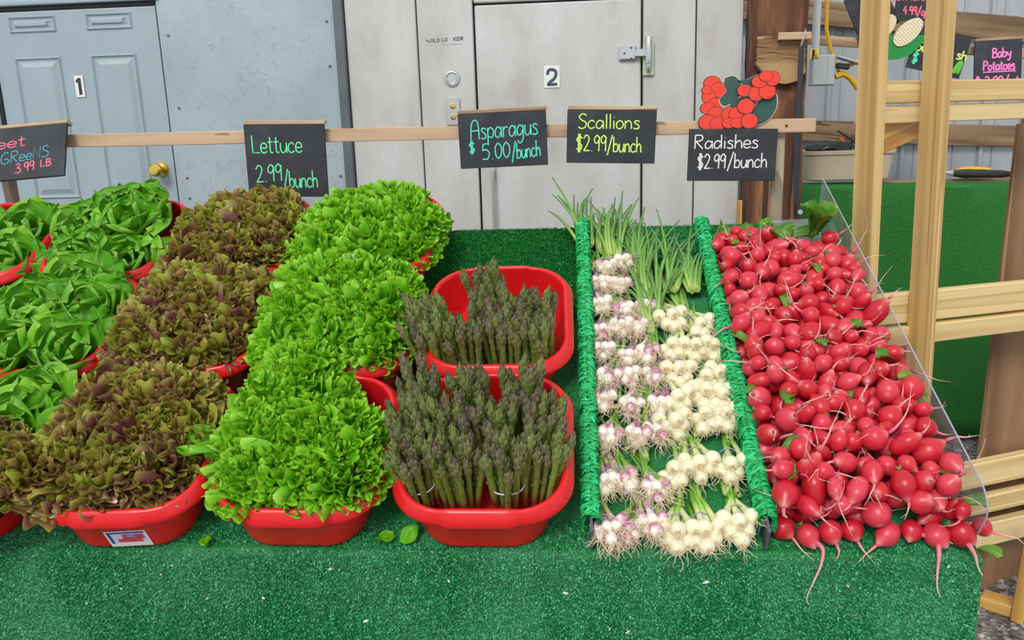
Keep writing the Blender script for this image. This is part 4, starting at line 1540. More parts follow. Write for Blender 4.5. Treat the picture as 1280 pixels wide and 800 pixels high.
back = [
    (-.325, .470, .05, -.12, 'asparagus bunch at the front corner of the middle-row tub, by the frilly lettuce', 0, 19, ()),
    (-.245, .462, .02, -.04, 'asparagus bunch second from the lettuce at the front of the middle-row tub', 0, 19, ()),
    (-.165, .460, .04, .02, 'asparagus bunch third from the lettuce at the front of the middle-row tub', 0, 20, ()),
    (-.090, .475, .02, -.02, 'asparagus bunch at the divider end of the front line in the middle-row tub', 0, 20, ()),
    (-.300, .535, .02, -.36, 'asparagus bunch sprawling out over the lettuce-side rim of the middle-row tub', 0, 18, (1, 4)),
    (-.205, .550, .00, .03, 'asparagus bunch in the middle of the middle-row tub', 0, 19, ()),
    (-.105, .555, .00, .00, 'upright asparagus bunch on the divider side of the middle-row tub', 0, 19, (6,)),
    (-.215, .640, -.04, .02, 'tallest asparagus bunch, standing against the back wall of the middle-row tub', 0, 19, (3,)),
]
for i, (X, t_, lb, ls, lab, bd, n, tall) in enumerate(back):
    bunch(MS @ T(X, t_, 0.018) @ RX(-lb) @ RY(ls) @ RZ(i * 1.7), lab, n, bd, 0.11, 40 + i, tall)

# ------------------------------------------------------------------ scallions


def bulb_mesh(seed, kind):
    """bulb at the origin with its root plate towards -y, stalk running off along +y"""
    R_ = np.random.default_rng(seed)
    if kind == 'white':
        rr = 0.0162 + 0.0030 * R_.random()
        prof = [(0.003, -rr * 0.92), (rr * .45, -rr * .86), (rr * .82, -rr * .55), (rr, 0), (rr * .9, rr * .5), (rr * .62, rr * .95), (rr * .45, rr * 1.5), (.0062, rr * 2.6), (.0058, .075), (.0056, .11), (.0052, .16)]
        a = [0, .08, .15, .3, .42, .5, .56, .64, .78, .92, 1.0]
    else:
        rr = 0.0118 + 0.0026 * R_.random()
        prof = [(0.0025, -rr * 1.0), (rr * .5, -rr * .9), (rr * .86, -rr * .5), (rr, 0), (rr * .92, rr * .7), (rr * .70, rr * 1.4), (rr * .56, rr * 2.2), (.0050, rr * 3.4), (.0050, .075), (.0048, .11), (.0045, .16)]
        a = [0, .1, .2, .3, .42, .5, .58, .66, .8, .92, 1.0]
    b = MB()
    b.lathe(prof, 14, RX(-PI / 2), [(q, 0, 0) for q in a])
    return b.mesh('bulb', MAT['onion' if kind == 'white' else 'purple'])


def roots_mesh(seed, r0, n=17, ln=0.036):
    R_ = random.Random(seed)
    b = MB()
    for i in range(n):
        d = Vector((R_.uniform(-1, 1), R_.uniform(-1.25, -.25), R_.uniform(-.5, .9))).normalized()
        p = Vector((R_.uniform(-.003, .003), -r0 * .9, R_.uniform(-.003, .003)))
        pts = [p.copy()]
        L = ln * R_.uniform(.5, 1.25)
        for k in range(6):
            d = (d + Vector((R_.uniform(-.5, .5), R_.uniform(-.4, .25), R_.uniform(-.55, .35)))).normalized()
            p = p + d * (L / 6)
            pts.append(p.copy())
        b.tube(pts, [.0006, .0006, .0005, .0005, .0004, .0003, .0002], 4, caps=False)
    return b.mesh('roots', MAT['root_hair'])


BULB = {k: [bulb_mesh(600 + i + (50 if k == 'white' else 0), k) for i in range(4)] for k in ('white', 'purple')}
ROOTS = {'white': [roots_mesh(650 + i, .0165, 13, .032) for i in range(3)], 'purple': [roots_mesh(670 + i, .011, 17, .040) for i in range(4)]}
SBAND = {'white': ring_mesh(0.019, 0.0010, 0.04, 'rubber_band', 'band_violet'), 'purple': ring_mesh(0.0145, 0.0010, 0.04, 'rubber_band', 'band_violet')}


def scal_leaves(seed, L, n=9):
    R_ = random.Random(seed)
    b = MB()
    for i in range(n):
        x_ = R_.uniform(-.016, .016)
        d = Vector((x_ * 9 + R_.uniform(-.15, .15), 1, R_.uniform(.10, .55)))
        d.normalize()
        p = Vector((x_, .09, R_.uniform(-.006, .012)))
        pts, rr, cs = [p.copy()], [.0054], [(0, 0, 0)]
        ll = L * R_.uniform(.6, 1.1)
        c1 = R_.random()
        curl = R_.uniform(-.16, .04)
        sx = R_.uniform(-.08, .08)
        for k in range(9):
            d = (d + Vector((sx, 0, curl * (0.2 + k / 9)))).normalized()
            p = p + d * (ll / 9)
            pts.append(p.copy())
            rr.append(.0058 * (1 - .82 * (k / 9) ** 1.5))
            cs.append((min(1, .12 + k / 7), c1, 0))
        b.tube(pts, rr, 6, None, cs)
    return b.mesh('leaves', MAT['scal_leaf'])


SLEAF = [scal_leaves(700 + i, 0.20 + 0.03 * (i % 2), 16) for i in range(4)]
SHORT = [scal_leaves(720 + i, 0.10, 7) for i in range(2)]


def scal_bunch(kind, X, t_, h_, yaw, pitch, label, leaves, seed, nb):
    r_ = random.Random(seed)
    M = MS @ T(X, t_, h_) @ RZ(yaw) @ RX(pitch)
    s = thing('scallion_bunch', label, 'scallions', M, ('purple' if kind == 'purple' else 'white') + ' scallion bunches between the dividers')
    R0 = .0165 if kind == 'white' else .0110
    lay = [(-1.02, 0, .0), (1.02, .1, .0), (0, .35, 1.02), (0, -.55, -.2), (1.7, .9, .95), (-1.75, .8, .8), (0.1, -1.2, .9)]
    for q in range(nb):
        ax, ay, az_ = lay[q]
        px, py, pz = ax * R0 + r_.uniform(-.002, .002), ay * R0 * 1.5 + r_.uniform(-.006, .004), az_ * R0 * 1.2 + r_.uniform(-.002, .003)
        conv = math.atan2(px, .085)
        bo = link('bulb', BULB[kind][r_.randrange(4)], s, T(px, py, pz) @ RZ(conv * .8) @ RX(-math.atan2(pz, .09) * .8) @ RY(r_.random() * 6.28) @ RX(r_.uniform(-.15, .15)))
        link('roots', ROOTS[kind][r_.randrange(len(ROOTS[kind]))], bo, RY(r_.random() * 6.28))
    link('rubber_band', SBAND[kind], s, T(0, .056 if kind == 'white' else .044, .003) @ RX(PI / 2))
    if leaves == 2:
        link('leaves', SLEAF[seed % 4], s, T(0, 0.04, 0))
    elif leaves == 1:
        link('leaves', SHORT[seed % 2], s, T(0, 0.02, 0))
    return s


PR = [  # t, list of X, leaves
    (.018, (.062, .103, .150), 1), (.125, (.056, .104, .158), 1), (.262, (.068, .128, .178), 1), (.352, (.062, .120, .190), 1), (.438, (.076, .126, .184), 1),
    (.520, (.070, .128, .170), 1), (.605, (.070, .116, .150), 1), (.700, (.074, .128, .186), 1), (.790, (.072, .122), 1), (.872, (.090, .142), 2)]
WR = [(.010, (.194, .248, .312), 1), (.155, (.198, .256, .316), 1), (.292, (.220, .280, .328), 1), (.362, (.232, .290, .335), 1), (.440, (.240, .300, .338), 1), (.530, (.234, .292, .336), 1), (.625, (.248, .316), 2)]
COLN = {3: ['beside the tub-side divider', 'in the middle of three', 'towards the white scallions'], 2: ['beside the tub-side divider', 'towards the bare turf']}
COLW = {3: ['towards the purple scallions', 'in the middle of three', 'beside the radish divider'], 2: ['towards the purple scallions', 'beside the radish divider']}
sd = 0
for i, (t_, Xs, lv) in enumerate(PR):
    for j, X in enumerate(Xs):
        sd += 1
        lab = f'purple scallion bunch, {ORD[i + 1]} row up from the table edge, {COLN[len(Xs)][j]}'
        scal_bunch('purple', X + rng.uniform(-.004, .004), t_ + rng.uniform(-.013, .013), 0.036 + 0.016 * rng.random(), rng.uniform(-.26, .26), -0.26, lab, lv, sd, 6 + (sd % 2))
for i, (t_, Xs, lv) in enumerate(WR):
    for j, X in enumerate(Xs):
        sd += 1
        lab = f'white scallion bunch, {ORD[i + 1]} row up from the table edge, {COLW[len(Xs)][j]}'
        scal_bunch('white', X + rng.uniform(-.003, .003), t_ + rng.uniform(-.018, .018), 0.038 + 0.008 * rng.random(), rng.uniform(-.28, .28), -0.25, lab, lv, sd, 5 + (sd % 2))
# extra green tops lying behind the last bunches
for X, t_, yaw, me, lab in ((.060, .900, .25, SLEAF[1], 'green scallion tops spilling over the tub-side divider at the back'), (.165, .760, -.12, SLEAF[2], 'long green scallion tops lying behind the purple bulbs'), (.212, .640, .1, SLEAF[3], 'green scallion tops between the purple and white bulbs'), (.190, .800, .05, SLEAF[0], 'green scallion tops lying furthest back on the bare turf'), (.200, .560, .06, SLEAF[2], 'green scallion tops running up between the two kinds of bulbs'), (.245, .690, -.10, SLEAF[1], 'dense scallion greens behind the topmost white bulbs, towards the purple ones'), (.325, .690, .10, SLEAF[0], 'dense scallion greens behind the topmost white bulbs, against the radish divider'), (.120, .845, .06, SLEAF[3], 'scallion greens rising behind the topmost purple bulbs')):
    o = link('scallion_greens', me, None, MS @ T(X, t_, .035) @ RZ(yaw))
    tag(o, lab, 'scallions')

# ------------------------------------------------------------------ radishes


def radish_mesh(seed, el, neck):
    """unit radius; crown towards +z, root towards -z"""
    R_ = np.random.default_rng(seed)
    zs = np.linspace(0, 1, 13)
    prof, cs = [], []
    for s in zs:
        a = s * PI
        r = math.sin(a) ** 0.86
        z = math.cos(a) * el
        if s > 0.72:
            q = (s - 0.72) / 0.28
            z -= neck * q ** 1.6
            r = r * (1 - .25 * q) + 0.05 * q
        prof.append((max(r, 0.004), z))
        cs.append((max(0, (s - .80) / .2) ** 1.5 if s > .8 else max(0, (.06 - s) / .06) * .5, 0, 0))
    b = MB()
    b.lathe(prof, 18, None, cs)
    w1, w2 = R_.random(2) * 6
    for i, (x_, y_, z_) in enumerate(b.v):
        k = 1 + .05 * math.sin(2 * math.atan2(y_, x_) + w1) + .04 * math.sin(3 * z_ + w2)
        b.v[i] = (x_ * k, y_ * k, z_)
    return b.mesh('radish', MAT['radish'])


def tail_mesh(seed, L, z0, hang=None):
    """unit = radish radius"""
    R_ = random.Random(seed)
    b = MB()
    p = Vector((0, 0, z0))
    d = Vector((0, 0, -1))
    pts, rr, cs = [p.copy()], [.15], [(0, 0, 0)]
    n = 12
    bend = Vector((R_.uniform(-.5, .5), R_.uniform(-.5, .5), 0))
    for k in range(n):
        d = (d + bend * (.42 * R_.random()) + Vector((R_.uniform(-.12, .12), R_.uniform(-.12, .12), R_.uniform(-.08, .08)))).normalized()
        p = p + d * (L / n)
        pts.append(p.copy())
        f = (k + 1) / n
        rr.append(max(.014, .15 * (1 - f) ** 2.4 + .030 * (1 - .6 * f)))
        cs.append((f, 0, 0))
        if k == 6 and R_.random() < .6:
            q = p.copy()
            e = (d + Vector((R_.uniform(-1, 1), R_.uniform(-1, 1), 0))).normalized()
            b.tube([q, q + e * .35, q + e * .8 + Vector((.1, 0, .1))], [.024, .018, .010], 5, None, [(.7, 0, 0), (.9, 0, 0), (1, 0, 0)])
    b.tube(pts, rr, 6, None, cs)
    return b.mesh('root', MAT['root'])


RSHAPE = [(1.0, .15), (1.05, .35), (1.22, .45), (1.0, .25), (1.45, .5), (.95, .2)]
RBODY = [radish_mesh(800 + i, *s) for i, s in enumerate(RSHAPE)]
RTAIL = [[tail_mesh(820 + i * 10 + j, (1.6, 2.6, 3.6, 4.6)[j], -(s[0] + s[1]) + .08) for j in range(4)] for i, s in enumerate(RSHAPE)]
b = MB()
for k in range(5):
    a = k * 1.26
    b.tube([(0.06 * math.cos(a), .06 * math.sin(a), -.05), (.12 * math.cos(a), .12 * math.sin(a), .18), (.24 * math.cos(a), .24 * math.sin(a), .32 + .08 * (k % 2))], [.07, .06, .035], 6, None, [(0, .5 + .1 * k, .6)] * 3)
RSTEM = b.mesh('stem', MAT['radleaf'])

# settle spheres one by one on the slope, each in the lowest of a few tries
R2 = np.random.default_rng(21)
sph = []       # X, t, h, r
fixed = [(.402, .042, .022), (.447, .022, .0225), (.492, .030, .022), (.535, .036, .021), (.600, .026, .023), (.648, .036, .021), (.690, .024, .023), (.735, .022, .024), (.772, .030, .017)]


def rest(X, t_, r):
    h = r + 0.004
    if sph:
        A = np.array(sph)
        d2 = (A[:, 0] - X) ** 2 + (A[:, 1] - t_) ** 2
        s_ = (A[:, 3] + r) * 0.97
        m_ = d2 < s_ ** 2
        if m_.any():
            h = max(h, float((A[m_, 2] + np.sqrt(s_[m_] ** 2 - d2[m_])).max()))
    return h


for X, t_, r in fixed:
    sph.append((X, t_, rest(X, t_, r), r))
tries = 0
while len(sph) < 520 and tries < 4000:
    tries += 1
    r = float(np.clip(R2.normal(.0212, .0026), .0160, .0270))
    best = None
    for _ in range(9):
        t_ = R2.uniform(.045, .99)
        back_lim = .985 - .0 * 1
        X = R2.uniform(.392, .738 - .040 * t_ / 1.1)
        if t_ > .93 and X > .56:
            continue
        h = rest(X, t_, r)
        cap = .118 - .035 * max(0, (t_ - .75) / .25) - .05 * max(0, (.08 - t_) / .08)
        if h > cap:
            continue
        if best is None or h < best[2]:
            best = (X, t_, h, r)
    if best:
        sph.append(best)
sph = np.array(sph)
W = np.array([tuple(MS @ Vector((a[0], a[1], a[2]))) for a in sph])
cp = np.array(CAM_POS)
vis = np.zeros(len(sph))
gold = [(math.sqrt(1 - z * z) * math.cos(i * 2.4), math.sqrt(1 - z * z) * math.sin(i * 2.4), z) for i, z in enumerate(np.linspace(-.95, .95, 40))]
for i in range(len(sph)):
    for g_ in gold:
        P = W[i] + np.array(g_) * sph[i, 3]
        d = cp - P
        if np.dot(g_, d) <= 0:
            continue
        L = np.linalg.norm(d)
        d = d / L
        oc = W - P
        tpar = oc @ d
        d2 = (oc ** 2).sum(1) - tpar ** 2
        blk = (tpar > 0) & (d2 < (sph[:, 3] * .97) ** 2)
        blk[i] = False
        if not blk.any():
            vis[i] += 1
order = np.argsort(-vis)
NTH = 285
thing_ids = sorted(order[:NTH].tolist(), key=lambda i: sph[i, 1])
rest_ids = order[NTH:].tolist()


def rot_to(d):
    """rotation taking -z (the root end) to d"""
    return Vector(d).normalized().to_track_quat('-Z', 'Y').to_matrix().to_4x4()


rows = {}
for i in thing_ids:
    rows.setdefault(int((sph[i, 1] + .02) / .048), []).append(i)
fixed_lab = {0: 'pink-red radish at the table edge, first from the divider',
             1: 'radish on the table edge with a long root hanging down the turf'}
for ri, key in enumerate(sorted(rows)):
    ids = sorted(rows[key], key=lambda i: sph[i, 0])
    for ci, i in enumerate(ids):
        X, t_, h, r = sph[i]
        k = R2.integers(0, 6)
        d = Vector((R2.normal(0, 1), R2.normal(-.45, .9), R2.normal(.35, .7)))
        if d.length < .1:
            d = Vector((0, -1, .4))
        tl = int(R2.integers(0, 4))
        if i < len(fixed):
            d = Vector((R2.normal(.2, .5), -1.0, -.05))
            k = [3, 1, 0, 5, 2, 1, 3, 0, 0][i]
            tl = 1
        sz = 'small ' if r < .0172 else ('large ' if r > .0222 else '')
        shp = 'oval' if k in (2, 4) else 'round'
        lab = f'{sz}{shp} radish, {ORD[ri + 1]} row up from table edge, {ORD[ci + 1]} from the divider'
        rr = r * (1.06 if k in (0, 3, 5) else .98)
        M = MS @ T(X, t_, h) @ rot_to(d) @ RZ(R2.random() * 6.28) @ Matrix.Scale(rr, 4)
        o = link('radish', RBODY[k], None, M)
        tag(o, lab, 'radish', 'radishes in the heap')
        if i not in (1, 6, 7, 8, 5):
            link('root', RTAIL[k][tl], o)
        if R2.random() < .35:
            link('stem', RSTEM, o, T(0, 0, RSHAPE[k][0] * .98))
        if i in (1, 5, 6, 7, 8):
            # long roots hanging over the edge of the table
            path = {1: [(.012, -.022, -.004), (.020, -.036, -.012), (.014, -.046, -.040), (.000, -.050, -.075), (-.010, -.050, -.105), (-.006, -.052, -.118)],
                    5: [(.016, -.014, -.002), (.036, -.022, -.004), (.054, -.026, -.006), (.066, -.030, -.012)],
                    6: [(-.004, -.022, -.010), (-.007, -.036, -.030), (-.010, -.042, -.065), (-.008, -.044, -.090), (-.002, -.046, -.105)],
                    7: [(.004, -.022, -.010), (.012, -.034, -.026), (.016, -.040, -.046), (.024, -.044, -.062)],
                    8: [(.012, -.012, -.004), (.032, -.020, -.008), (.054, -.022, -.012), (.066, -.024, -.022)]}[i]
            c0 = W[i]
            Mi = M.inverted()
            pts = smooth_path([(p[0], p[2]) for p in path], 4)
            ys = np.interp(np.linspace(0, len(path) - 1, len(pts)), range(len(path)), [p[1] for p in path])
            p3 = [Vector((0, 0, 0))] + [Mi @ Vector((c0[0] + a, c0[1] + y, c0[2] + c_)) for (a, c_), y in zip(pts, ys)]
            nn = len(p3)
            b = MB()
            b.tube(p3, [max(.03, .22 * (1 - q / nn) ** 2 + .03) for q in range(nn)], 7, None, [(q / nn * .8, 0, 0) for q in range(nn)])
            b.build('root', MAT['root'], o)
            o['label'] = {1: 'round radish at the table edge with long root hanging down, by the divider', 5: 'radish at the table edge with its root lying out along the edge',
                          6: 'radish at the table edge with a long root hanging straight down, by the guard', 7: 'radish at the table corner with a short curved root over the turf',
                          8: 'last small radish at the table corner, its root pointing out past the guard'}[i]
b = MB()
for i in rest_ids:
    X, t_, h, r = sph[i]
    bm = bmesh.new()
    bmesh.ops.create_uvsphere(bm, u_segments=12, v_segments=8, radius=r)
    b.from_bm(bm, MS @ T(X, t_, h), 0, (0, 0, 0))
o = b.build('radish_heap', MAT['radish'])
tag(o, 'rest of the red radishes buried under the heap by the clear guard', 'radishes', kind='stuff')


# radish leaves
def rad_leaf(seed, L, W_):
    R_ = np.random.default_rng(seed)
    P, u, v, env = leaf_grid(L, W_, .2, 1.3 + .5 * R_.random(), 0, R_, 13, 12, .003, 2.0, .35, .22, 1.8, .0, .4, .12)
    nv, nu = P.shape[:2]
    col = np.zeros((nv, nu, 3))
    col[:, :, 1] = R_.random()
    col[:, :, 2] = np.exp(-(u / .12) ** 2) * (1 - .5 * v)
    b = MB()
    b.grid(P, col)
    return b.mesh('radish_leaf', MAT['radleaf'])


RLEAF = [rad_leaf(900 + i, .062 + .012 * (i % 3), .016 + .004 * (i % 2)) for i in range(5)]


def top_h(X, t_):
    d2 = (sph[:, 0] - X) ** 2 + (sph[:, 1] - t_) ** 2
    m_ = d2 < .02 ** 2
    return float(sph[m_, 2].max()) if m_.any() else .03


spots = []
for px, t_ in ((.455, .32), (.475, .33), (.405, .50), (.40, .36), (.66, .52), (.68, .53), (.71, .43), (.735, .36), (.735, .33), (.60, .43), (.575, .33), (.52, .62), (.56, .66), (.71, .62), (.49, .80), (.60, .78), (.66, .86),
               (.46, .90), (.42, .96), (.45, .97), (.52, .95), (.57, .93), (.415, .17), (.40, .09), (.70, .12), (.735, .06), (.76, -.005), (.63, .70), (.55, .50), (.44, .68)):
    spots.append((px, t_))
spots.sort(key=lambda q: q[1])
for i, (px, t_) in enumerate(spots):
    M = MS @ T(px, t_, top_h(px, t_) - .006) @ RZ(R2.random() * 6.28) @ RY(.45) @ Matrix.Scale(.72, 4)
    o = link('radish_leaf', RLEAF[i % 5], None, M)
    tag(o, f'green radish leaf poking out of the heap, {ORD[i + 1] if i + 1 < len(ORD) else "last"} leaf up from the table edge' if i < 27 else f'green radish leaf among the topmost radishes, {ORD[i - 26]} of those furthest up', 'radish leaf', 'loose radish leaves in the heap')
# standing tuft by the guard
t = thing('radish_greens', 'upright tuft of radish greens at the back of the heap by the clear guard', 'radish greens', MS @ T(.655, .960, .085))
for k in range(11):
    a = k * 2.4
    link('leaf', RLEAF[k % 5], t, T(.016 * math.cos(a), .012 * math.sin(a), 0) @ RZ(a) @ RY(-.55 + .16 * (k % 3)) @ Matrix.Scale(1.15 + .2 * (k % 3), 4))
t = thing('radish_greens', 'flat bed of radish greens along the back of the heap, beside the divider', 'radish greens', MS @ T(.43, 1.01, .02))
for k in range(12):
    link('leaf', RLEAF[k % 5], t, T(.018 * k - .02, .012 * math.sin(k * 3), .0) @ RZ(.6 + .8 * math.sin(k * 2.1)) @ RY(.5) @ Matrix.Scale(1.1, 4))

# ------------------------------------------------------------------ behind, at the open end
# rough timber post with a notch cut into it
po = thing('timber_post', 'rough dark timber post with a pale notch sawn into it, beside the grey panels', 'post', T(0.82, 2.06, 0))
b = MB()
nz, ns = 40, 20
arr = np.zeros((nz, ns, 3))
R3 = np.random.default_rng(5)
for i in range(nz):
    z = 3.0 * i / (nz - 1)
    for j in range(ns):
        a = 2 * PI * j / ns
        rx = 0.112 * (abs(math.cos(a)) ** .35) * math.copysign(1, math.cos(a))
        ry = 0.10 * (abs(math.sin(a)) ** .35) * math.copysign(1, math.sin(a))
        arr[i, j] = (rx * (1 + .03 * math.sin(z * 3 + a * 2)) + R3.normal(0, .002), ry + R3.normal(0, .002), z)
        if ry < 0 and 1.755 < z < 1.90 and rx < .095:
            arr[i, j, 1] += .030 * min(1, (1.90 - z) / .05)
b.grid(arr[:, :], closed=True)
me_ = b.mesh('post_body', MAT['timber_post'])
o = link('post_body', me_, po, None)
# grain runs along the post
o.rotation_euler = (0, 0, 0)
b = MB()
ol = [(-.100, 1.842), (-.04, 1.838), (.088, 1.836), (.092, 1.80), (.070, 1.770), (.02, 1.758), (-.03, 1.765), (-.065, 1.800)]
b.prism(ol, -.112, -.07)
b.build('notch_face', MAT['timber_cut'], po, smooth=False)
b = MB()
arr = np.zeros((14, 12, 3))
for i in range(14):
    for j in range(12):
        w = (j / 11 - .5) * 2
        z = 1.832 + .105 * i / 13
        arr[i, j] = (w * (.094 + .003 * math.sin(i * 2.1)), -.0985 + .012 * (1 - i / 13) + .0022 * math.sin(i * 2.6 + .4 * j) - .002 * (1 - w * w), z + .004 * math.sin(j * .8 + i))
b.grid(arr)
b.build('split_face', MAT['timber_cut'], po)
tag(board('batten', (0.700, 2.02, 0.3), (0.690, 2.03, 1.30), 0.02, 0.022, MAT['pine_gold'], up=(0, 1, 0)), 'thin yellow batten leaning against the foot of the dark timber post', 'batten')

# corrugated wall and its boards
b = MB()
xs = []
x_ = -0.2
prof = []
while x_ < 4.6:
    for dx, dy in ((0, 0), (.085, 0), (.097, -.018), (.113, -.018), (.125, 0), (.165, 0), (.171, -.006), (.179, -.006), (.185, 0)):
        prof.append((x_ + dx, dy))
    x_ += .21
arr = np.zeros((2, len(prof), 3))
for i, z in enumerate((0, 3.2)):
    arr[i, :, 0] = [p[0] for p in prof]
    arr[i, :, 1] = [p[1] for p in prof]
    arr[i, :, 2] = z
b.grid(arr)
o = b.build('wall_corrugated', MAT['corr'], None, T(0.5, 3.55, 0) @ RZ(rad(-3)), smooth=False)
struct(o)
md = o.modifiers.new('thick', 'SOLIDIFY')
md.thickness = 0.004
tag(board('wall_board', (0.7, 3.46, 2.262), (3.0, 3.42, 1.985), 0.04, 0.128, MAT['girt']), 'rough brown board across the corrugated wall, upper of the two', 'board')
tag(board('wall_board', (0.7, 3.46, 1.588), (3.0, 3.42, 1.455), 0.04, 0.115, MAT['girt']), 'rough brown board across the corrugated wall, lower, behind the beige tub', 'board')

# conduit, junction box, yellow cords
t = thing('conduit', 'grey electrical conduit running down beside the timber post to the box', 'conduit', T(1.055, 2.35, 1.86))
b = MB()
b.lathe([(0, 0), (.0165, 0), (.0165, 1.0), (0, 1.0)], 16)
b.build('pipe', MAT['conduit'], t)
b = MB()
b.lathe([(0, 0), (.020, 0), (.022, .004), (.022, .040), (.019, .044), (0, .044)], 12, T(0, 0, .01))
b.build('fitting', MAT['brass'], t)
t = thing('junction_box', 'grey electrical junction box under the conduit', 'junction box', T(1.090, 2.36, 1.760))
b = MB()
b.box(.098, .05, .128, T(0, 0, .064), .004)
b.build('box_body', MAT['jbox'], t)
b = MB()
b.box(.092, .006, .122, T(0, -.027, .064), .002)
b.box(.003, .003, .120, T(.018, -.031, .064))
b.build('cover', MAT['jbox'], t)
t = thing('cord_cover', 'open grey outlet cover sticking out beside the junction box', 'outlet cover', T(1.145, 2.35, 1.85))
b = MB()
b.box(.11, .05, .010, T(.055, 0, .012) @ RY(rad(18)), .003)
b.build('flap', MAT['jbox'], t)
b = MB()
b.box(.055, .03, .022, T(.03, 0, -.012) @ RY(rad(12)), .004)
b.build('plug', MAT['black_plastic'], t)
b = MB()
b.tube([tuple(p) for p in [(1.105, 2.40, 2.4), (1.107, 2.40, 2.15), (1.112, 2.40, 2.00), (1.13, 2.40, 1.93), (1.16, 2.41, 1.86), (1.19, 2.42, 1.80)]], .0085, 8)
tag(b.build('extension_lead', MAT['cord_yellow']), 'yellow extension cord hanging down behind the rail end beside the conduit', 'cord')
b = MB()
pts = smooth_path([(1.185, 1.842), (1.215, 1.845), (1.245, 1.862), (1.262, 1.90), (1.262, 1.95)], 4)
b.tube([(a, 2.36, c_) for a, c_ in pts], .0085, 8)
tag(b.build('extension_lead', MAT['cord_yellow']), 'yellow cord curving up from the outlet cover to the sign rail', 'cord')
b = MB()
pts = smooth_path([(1.150, 1.795), (1.18, 1.805), (1.21, 1.79), (1.24, 1.755), (1.25, 1.74)], 4)
b.tube([(a, 2.36, c_) for a, c_ in pts], .013, 8)
tag(b.build('extension_lead', MAT['cord_yellow']), 'thick yellow cord end drooping below the outlet cover', 'cord')

# second stand: rail with a strap, signs and a corn cutout
t = thing('sign_rail', 'plain wooden sign rail of the far stand, in front of the corrugated wall', 'rail', T(0, 2.62, 0))
board('rail_board', (1.01, 0, 1.985), (2.15, 0, 1.870), 0.02, .042, MAT['rail'], parent=t)
tag(board('wood_block', (0.800, 1.942, 1.936), (0.925, 1.942, 1.934), 0.02, .028, MAT['rail']), 'short pale wood block nailed across the dark timber post', 'wood block')
board('post', (2.105, .03, 1.0), (2.155, .03, 2.4), 0.02, .05, MAT['ply'], up=(0, 1, 0), parent=t).rotation_euler.rotate_axis('X', PI / 2)
t = thing('hanging_strap', 'black strap hooked on the wood block and hanging down the dark timber post', 'strap', T(.900, 1.926, 1.262))
b = MB()
pts = smooth_path([(-.014, .640), (-.012, .46), (-.014, .26), (-.008, .08), (.006, .00)], 5)
b.tube([(a_, 0, c_) for a_, c_ in pts], .0105, 8, flat=(0, 1, 0))
b.build('strap_band', MAT['strap'], t)
b = MB()
b.tube([(-.016, .0, .632), (-.010, -.010, .660), (-.002, -.008, .690), (.0, .020, .698)], .0035, 6)
b.lathe([(0, 0), (.010, 0), (.010, .010), (0, .010)], 10, T(.008, -.004, -.004) @ RX(PI / 2))
b.build('hook', MAT['steel'], t)
sign('blank black slate hung askew on the far sign rail', 1.318, 1.975, .185, .200, rad(-25), 0, [], 0, 0, 1, strip=False, Y=2.585)
k2 = .00400
sign('black slate sign chalked Tomatoes in pink, partly behind the pale uprights', 1.585, 2.035, .235, .26, rad(2), 0, [
    ('tomatoes', 1097, 1155, 3, 14, 'chalk_pink', -1), ('4.99/quart', 1112, 1152, 18, 9, 'chalk_pink', -3)], 1133, 25, k2, strip=False, Y=2.575, r=.0032)
sign('black slate sign with squash prices hung askew behind the pale upright', 1.680, 1.800, .245, .185, rad(14), 0, [
    ('SUMMeR', 1142, 1200, 62, 9, 'chalk_teal', 0), ('SQuash', 1143, 1205, 75, 9, 'chalk_lime', 0), ('$ 3.99', 1144, 1180, 87, 10, 'chalk_teal', 0)] if False else
    [('Su', 1145, 1158, 72, 10, 'chalk_lime', 0), ('sh', 1192, 1203, 72, 10, 'chalk_lime', 0), ('$', 1145, 1151, 86, 12, 'chalk_teal', 0)], 1172, 92, k2, strip=False, Y=2.555, r=.0032)
o = [q for q in bpy.data.objects if q.get('label', '').startswith('black slate sign with squash')][0]
b = MB()
for zx, sl_ in ((.088, .25), (.104, .12)):
    b.lathe([(0, 0), (.009, .004), (.011, .02), (.009, .045), (.005, .06), (0, .062)], 10, T(zx, -.008, .015) @ RY(sl_) @ Matrix.Diagonal((1, .3, 1, 1)))
b.build('painted_zucchini', MAT['zucchini'], o)
sign('black slate sign chalked Baby Potatoes in magenta, at the end of the far rail', 1.915, 1.715, .205, .222, rad(-1), rad(-6), [
    ('Baby', 1239, 1260, 66, 11, 'chalk_magenta', 1), ('Potatoes', 1229, 1265, 80, 11, 'chalk_magenta', 0), ('$ 3.99/qt', 1220, 1270, 99, 12, 'chalk_magenta', 0)], 1246, 104, .0038, Y=2.56, r=.0032)
o = [q for q in bpy.data.objects if q.get('label', '').startswith('black slate sign chalked Baby')][0]
b = MB()
b.tube([(-.066, -.0054, .084), (.078, -.0054, .084)], .0025, 6, flat=(0, 1, 0))
b.build('chalk_underline', MAT['chalk_magenta'], o)
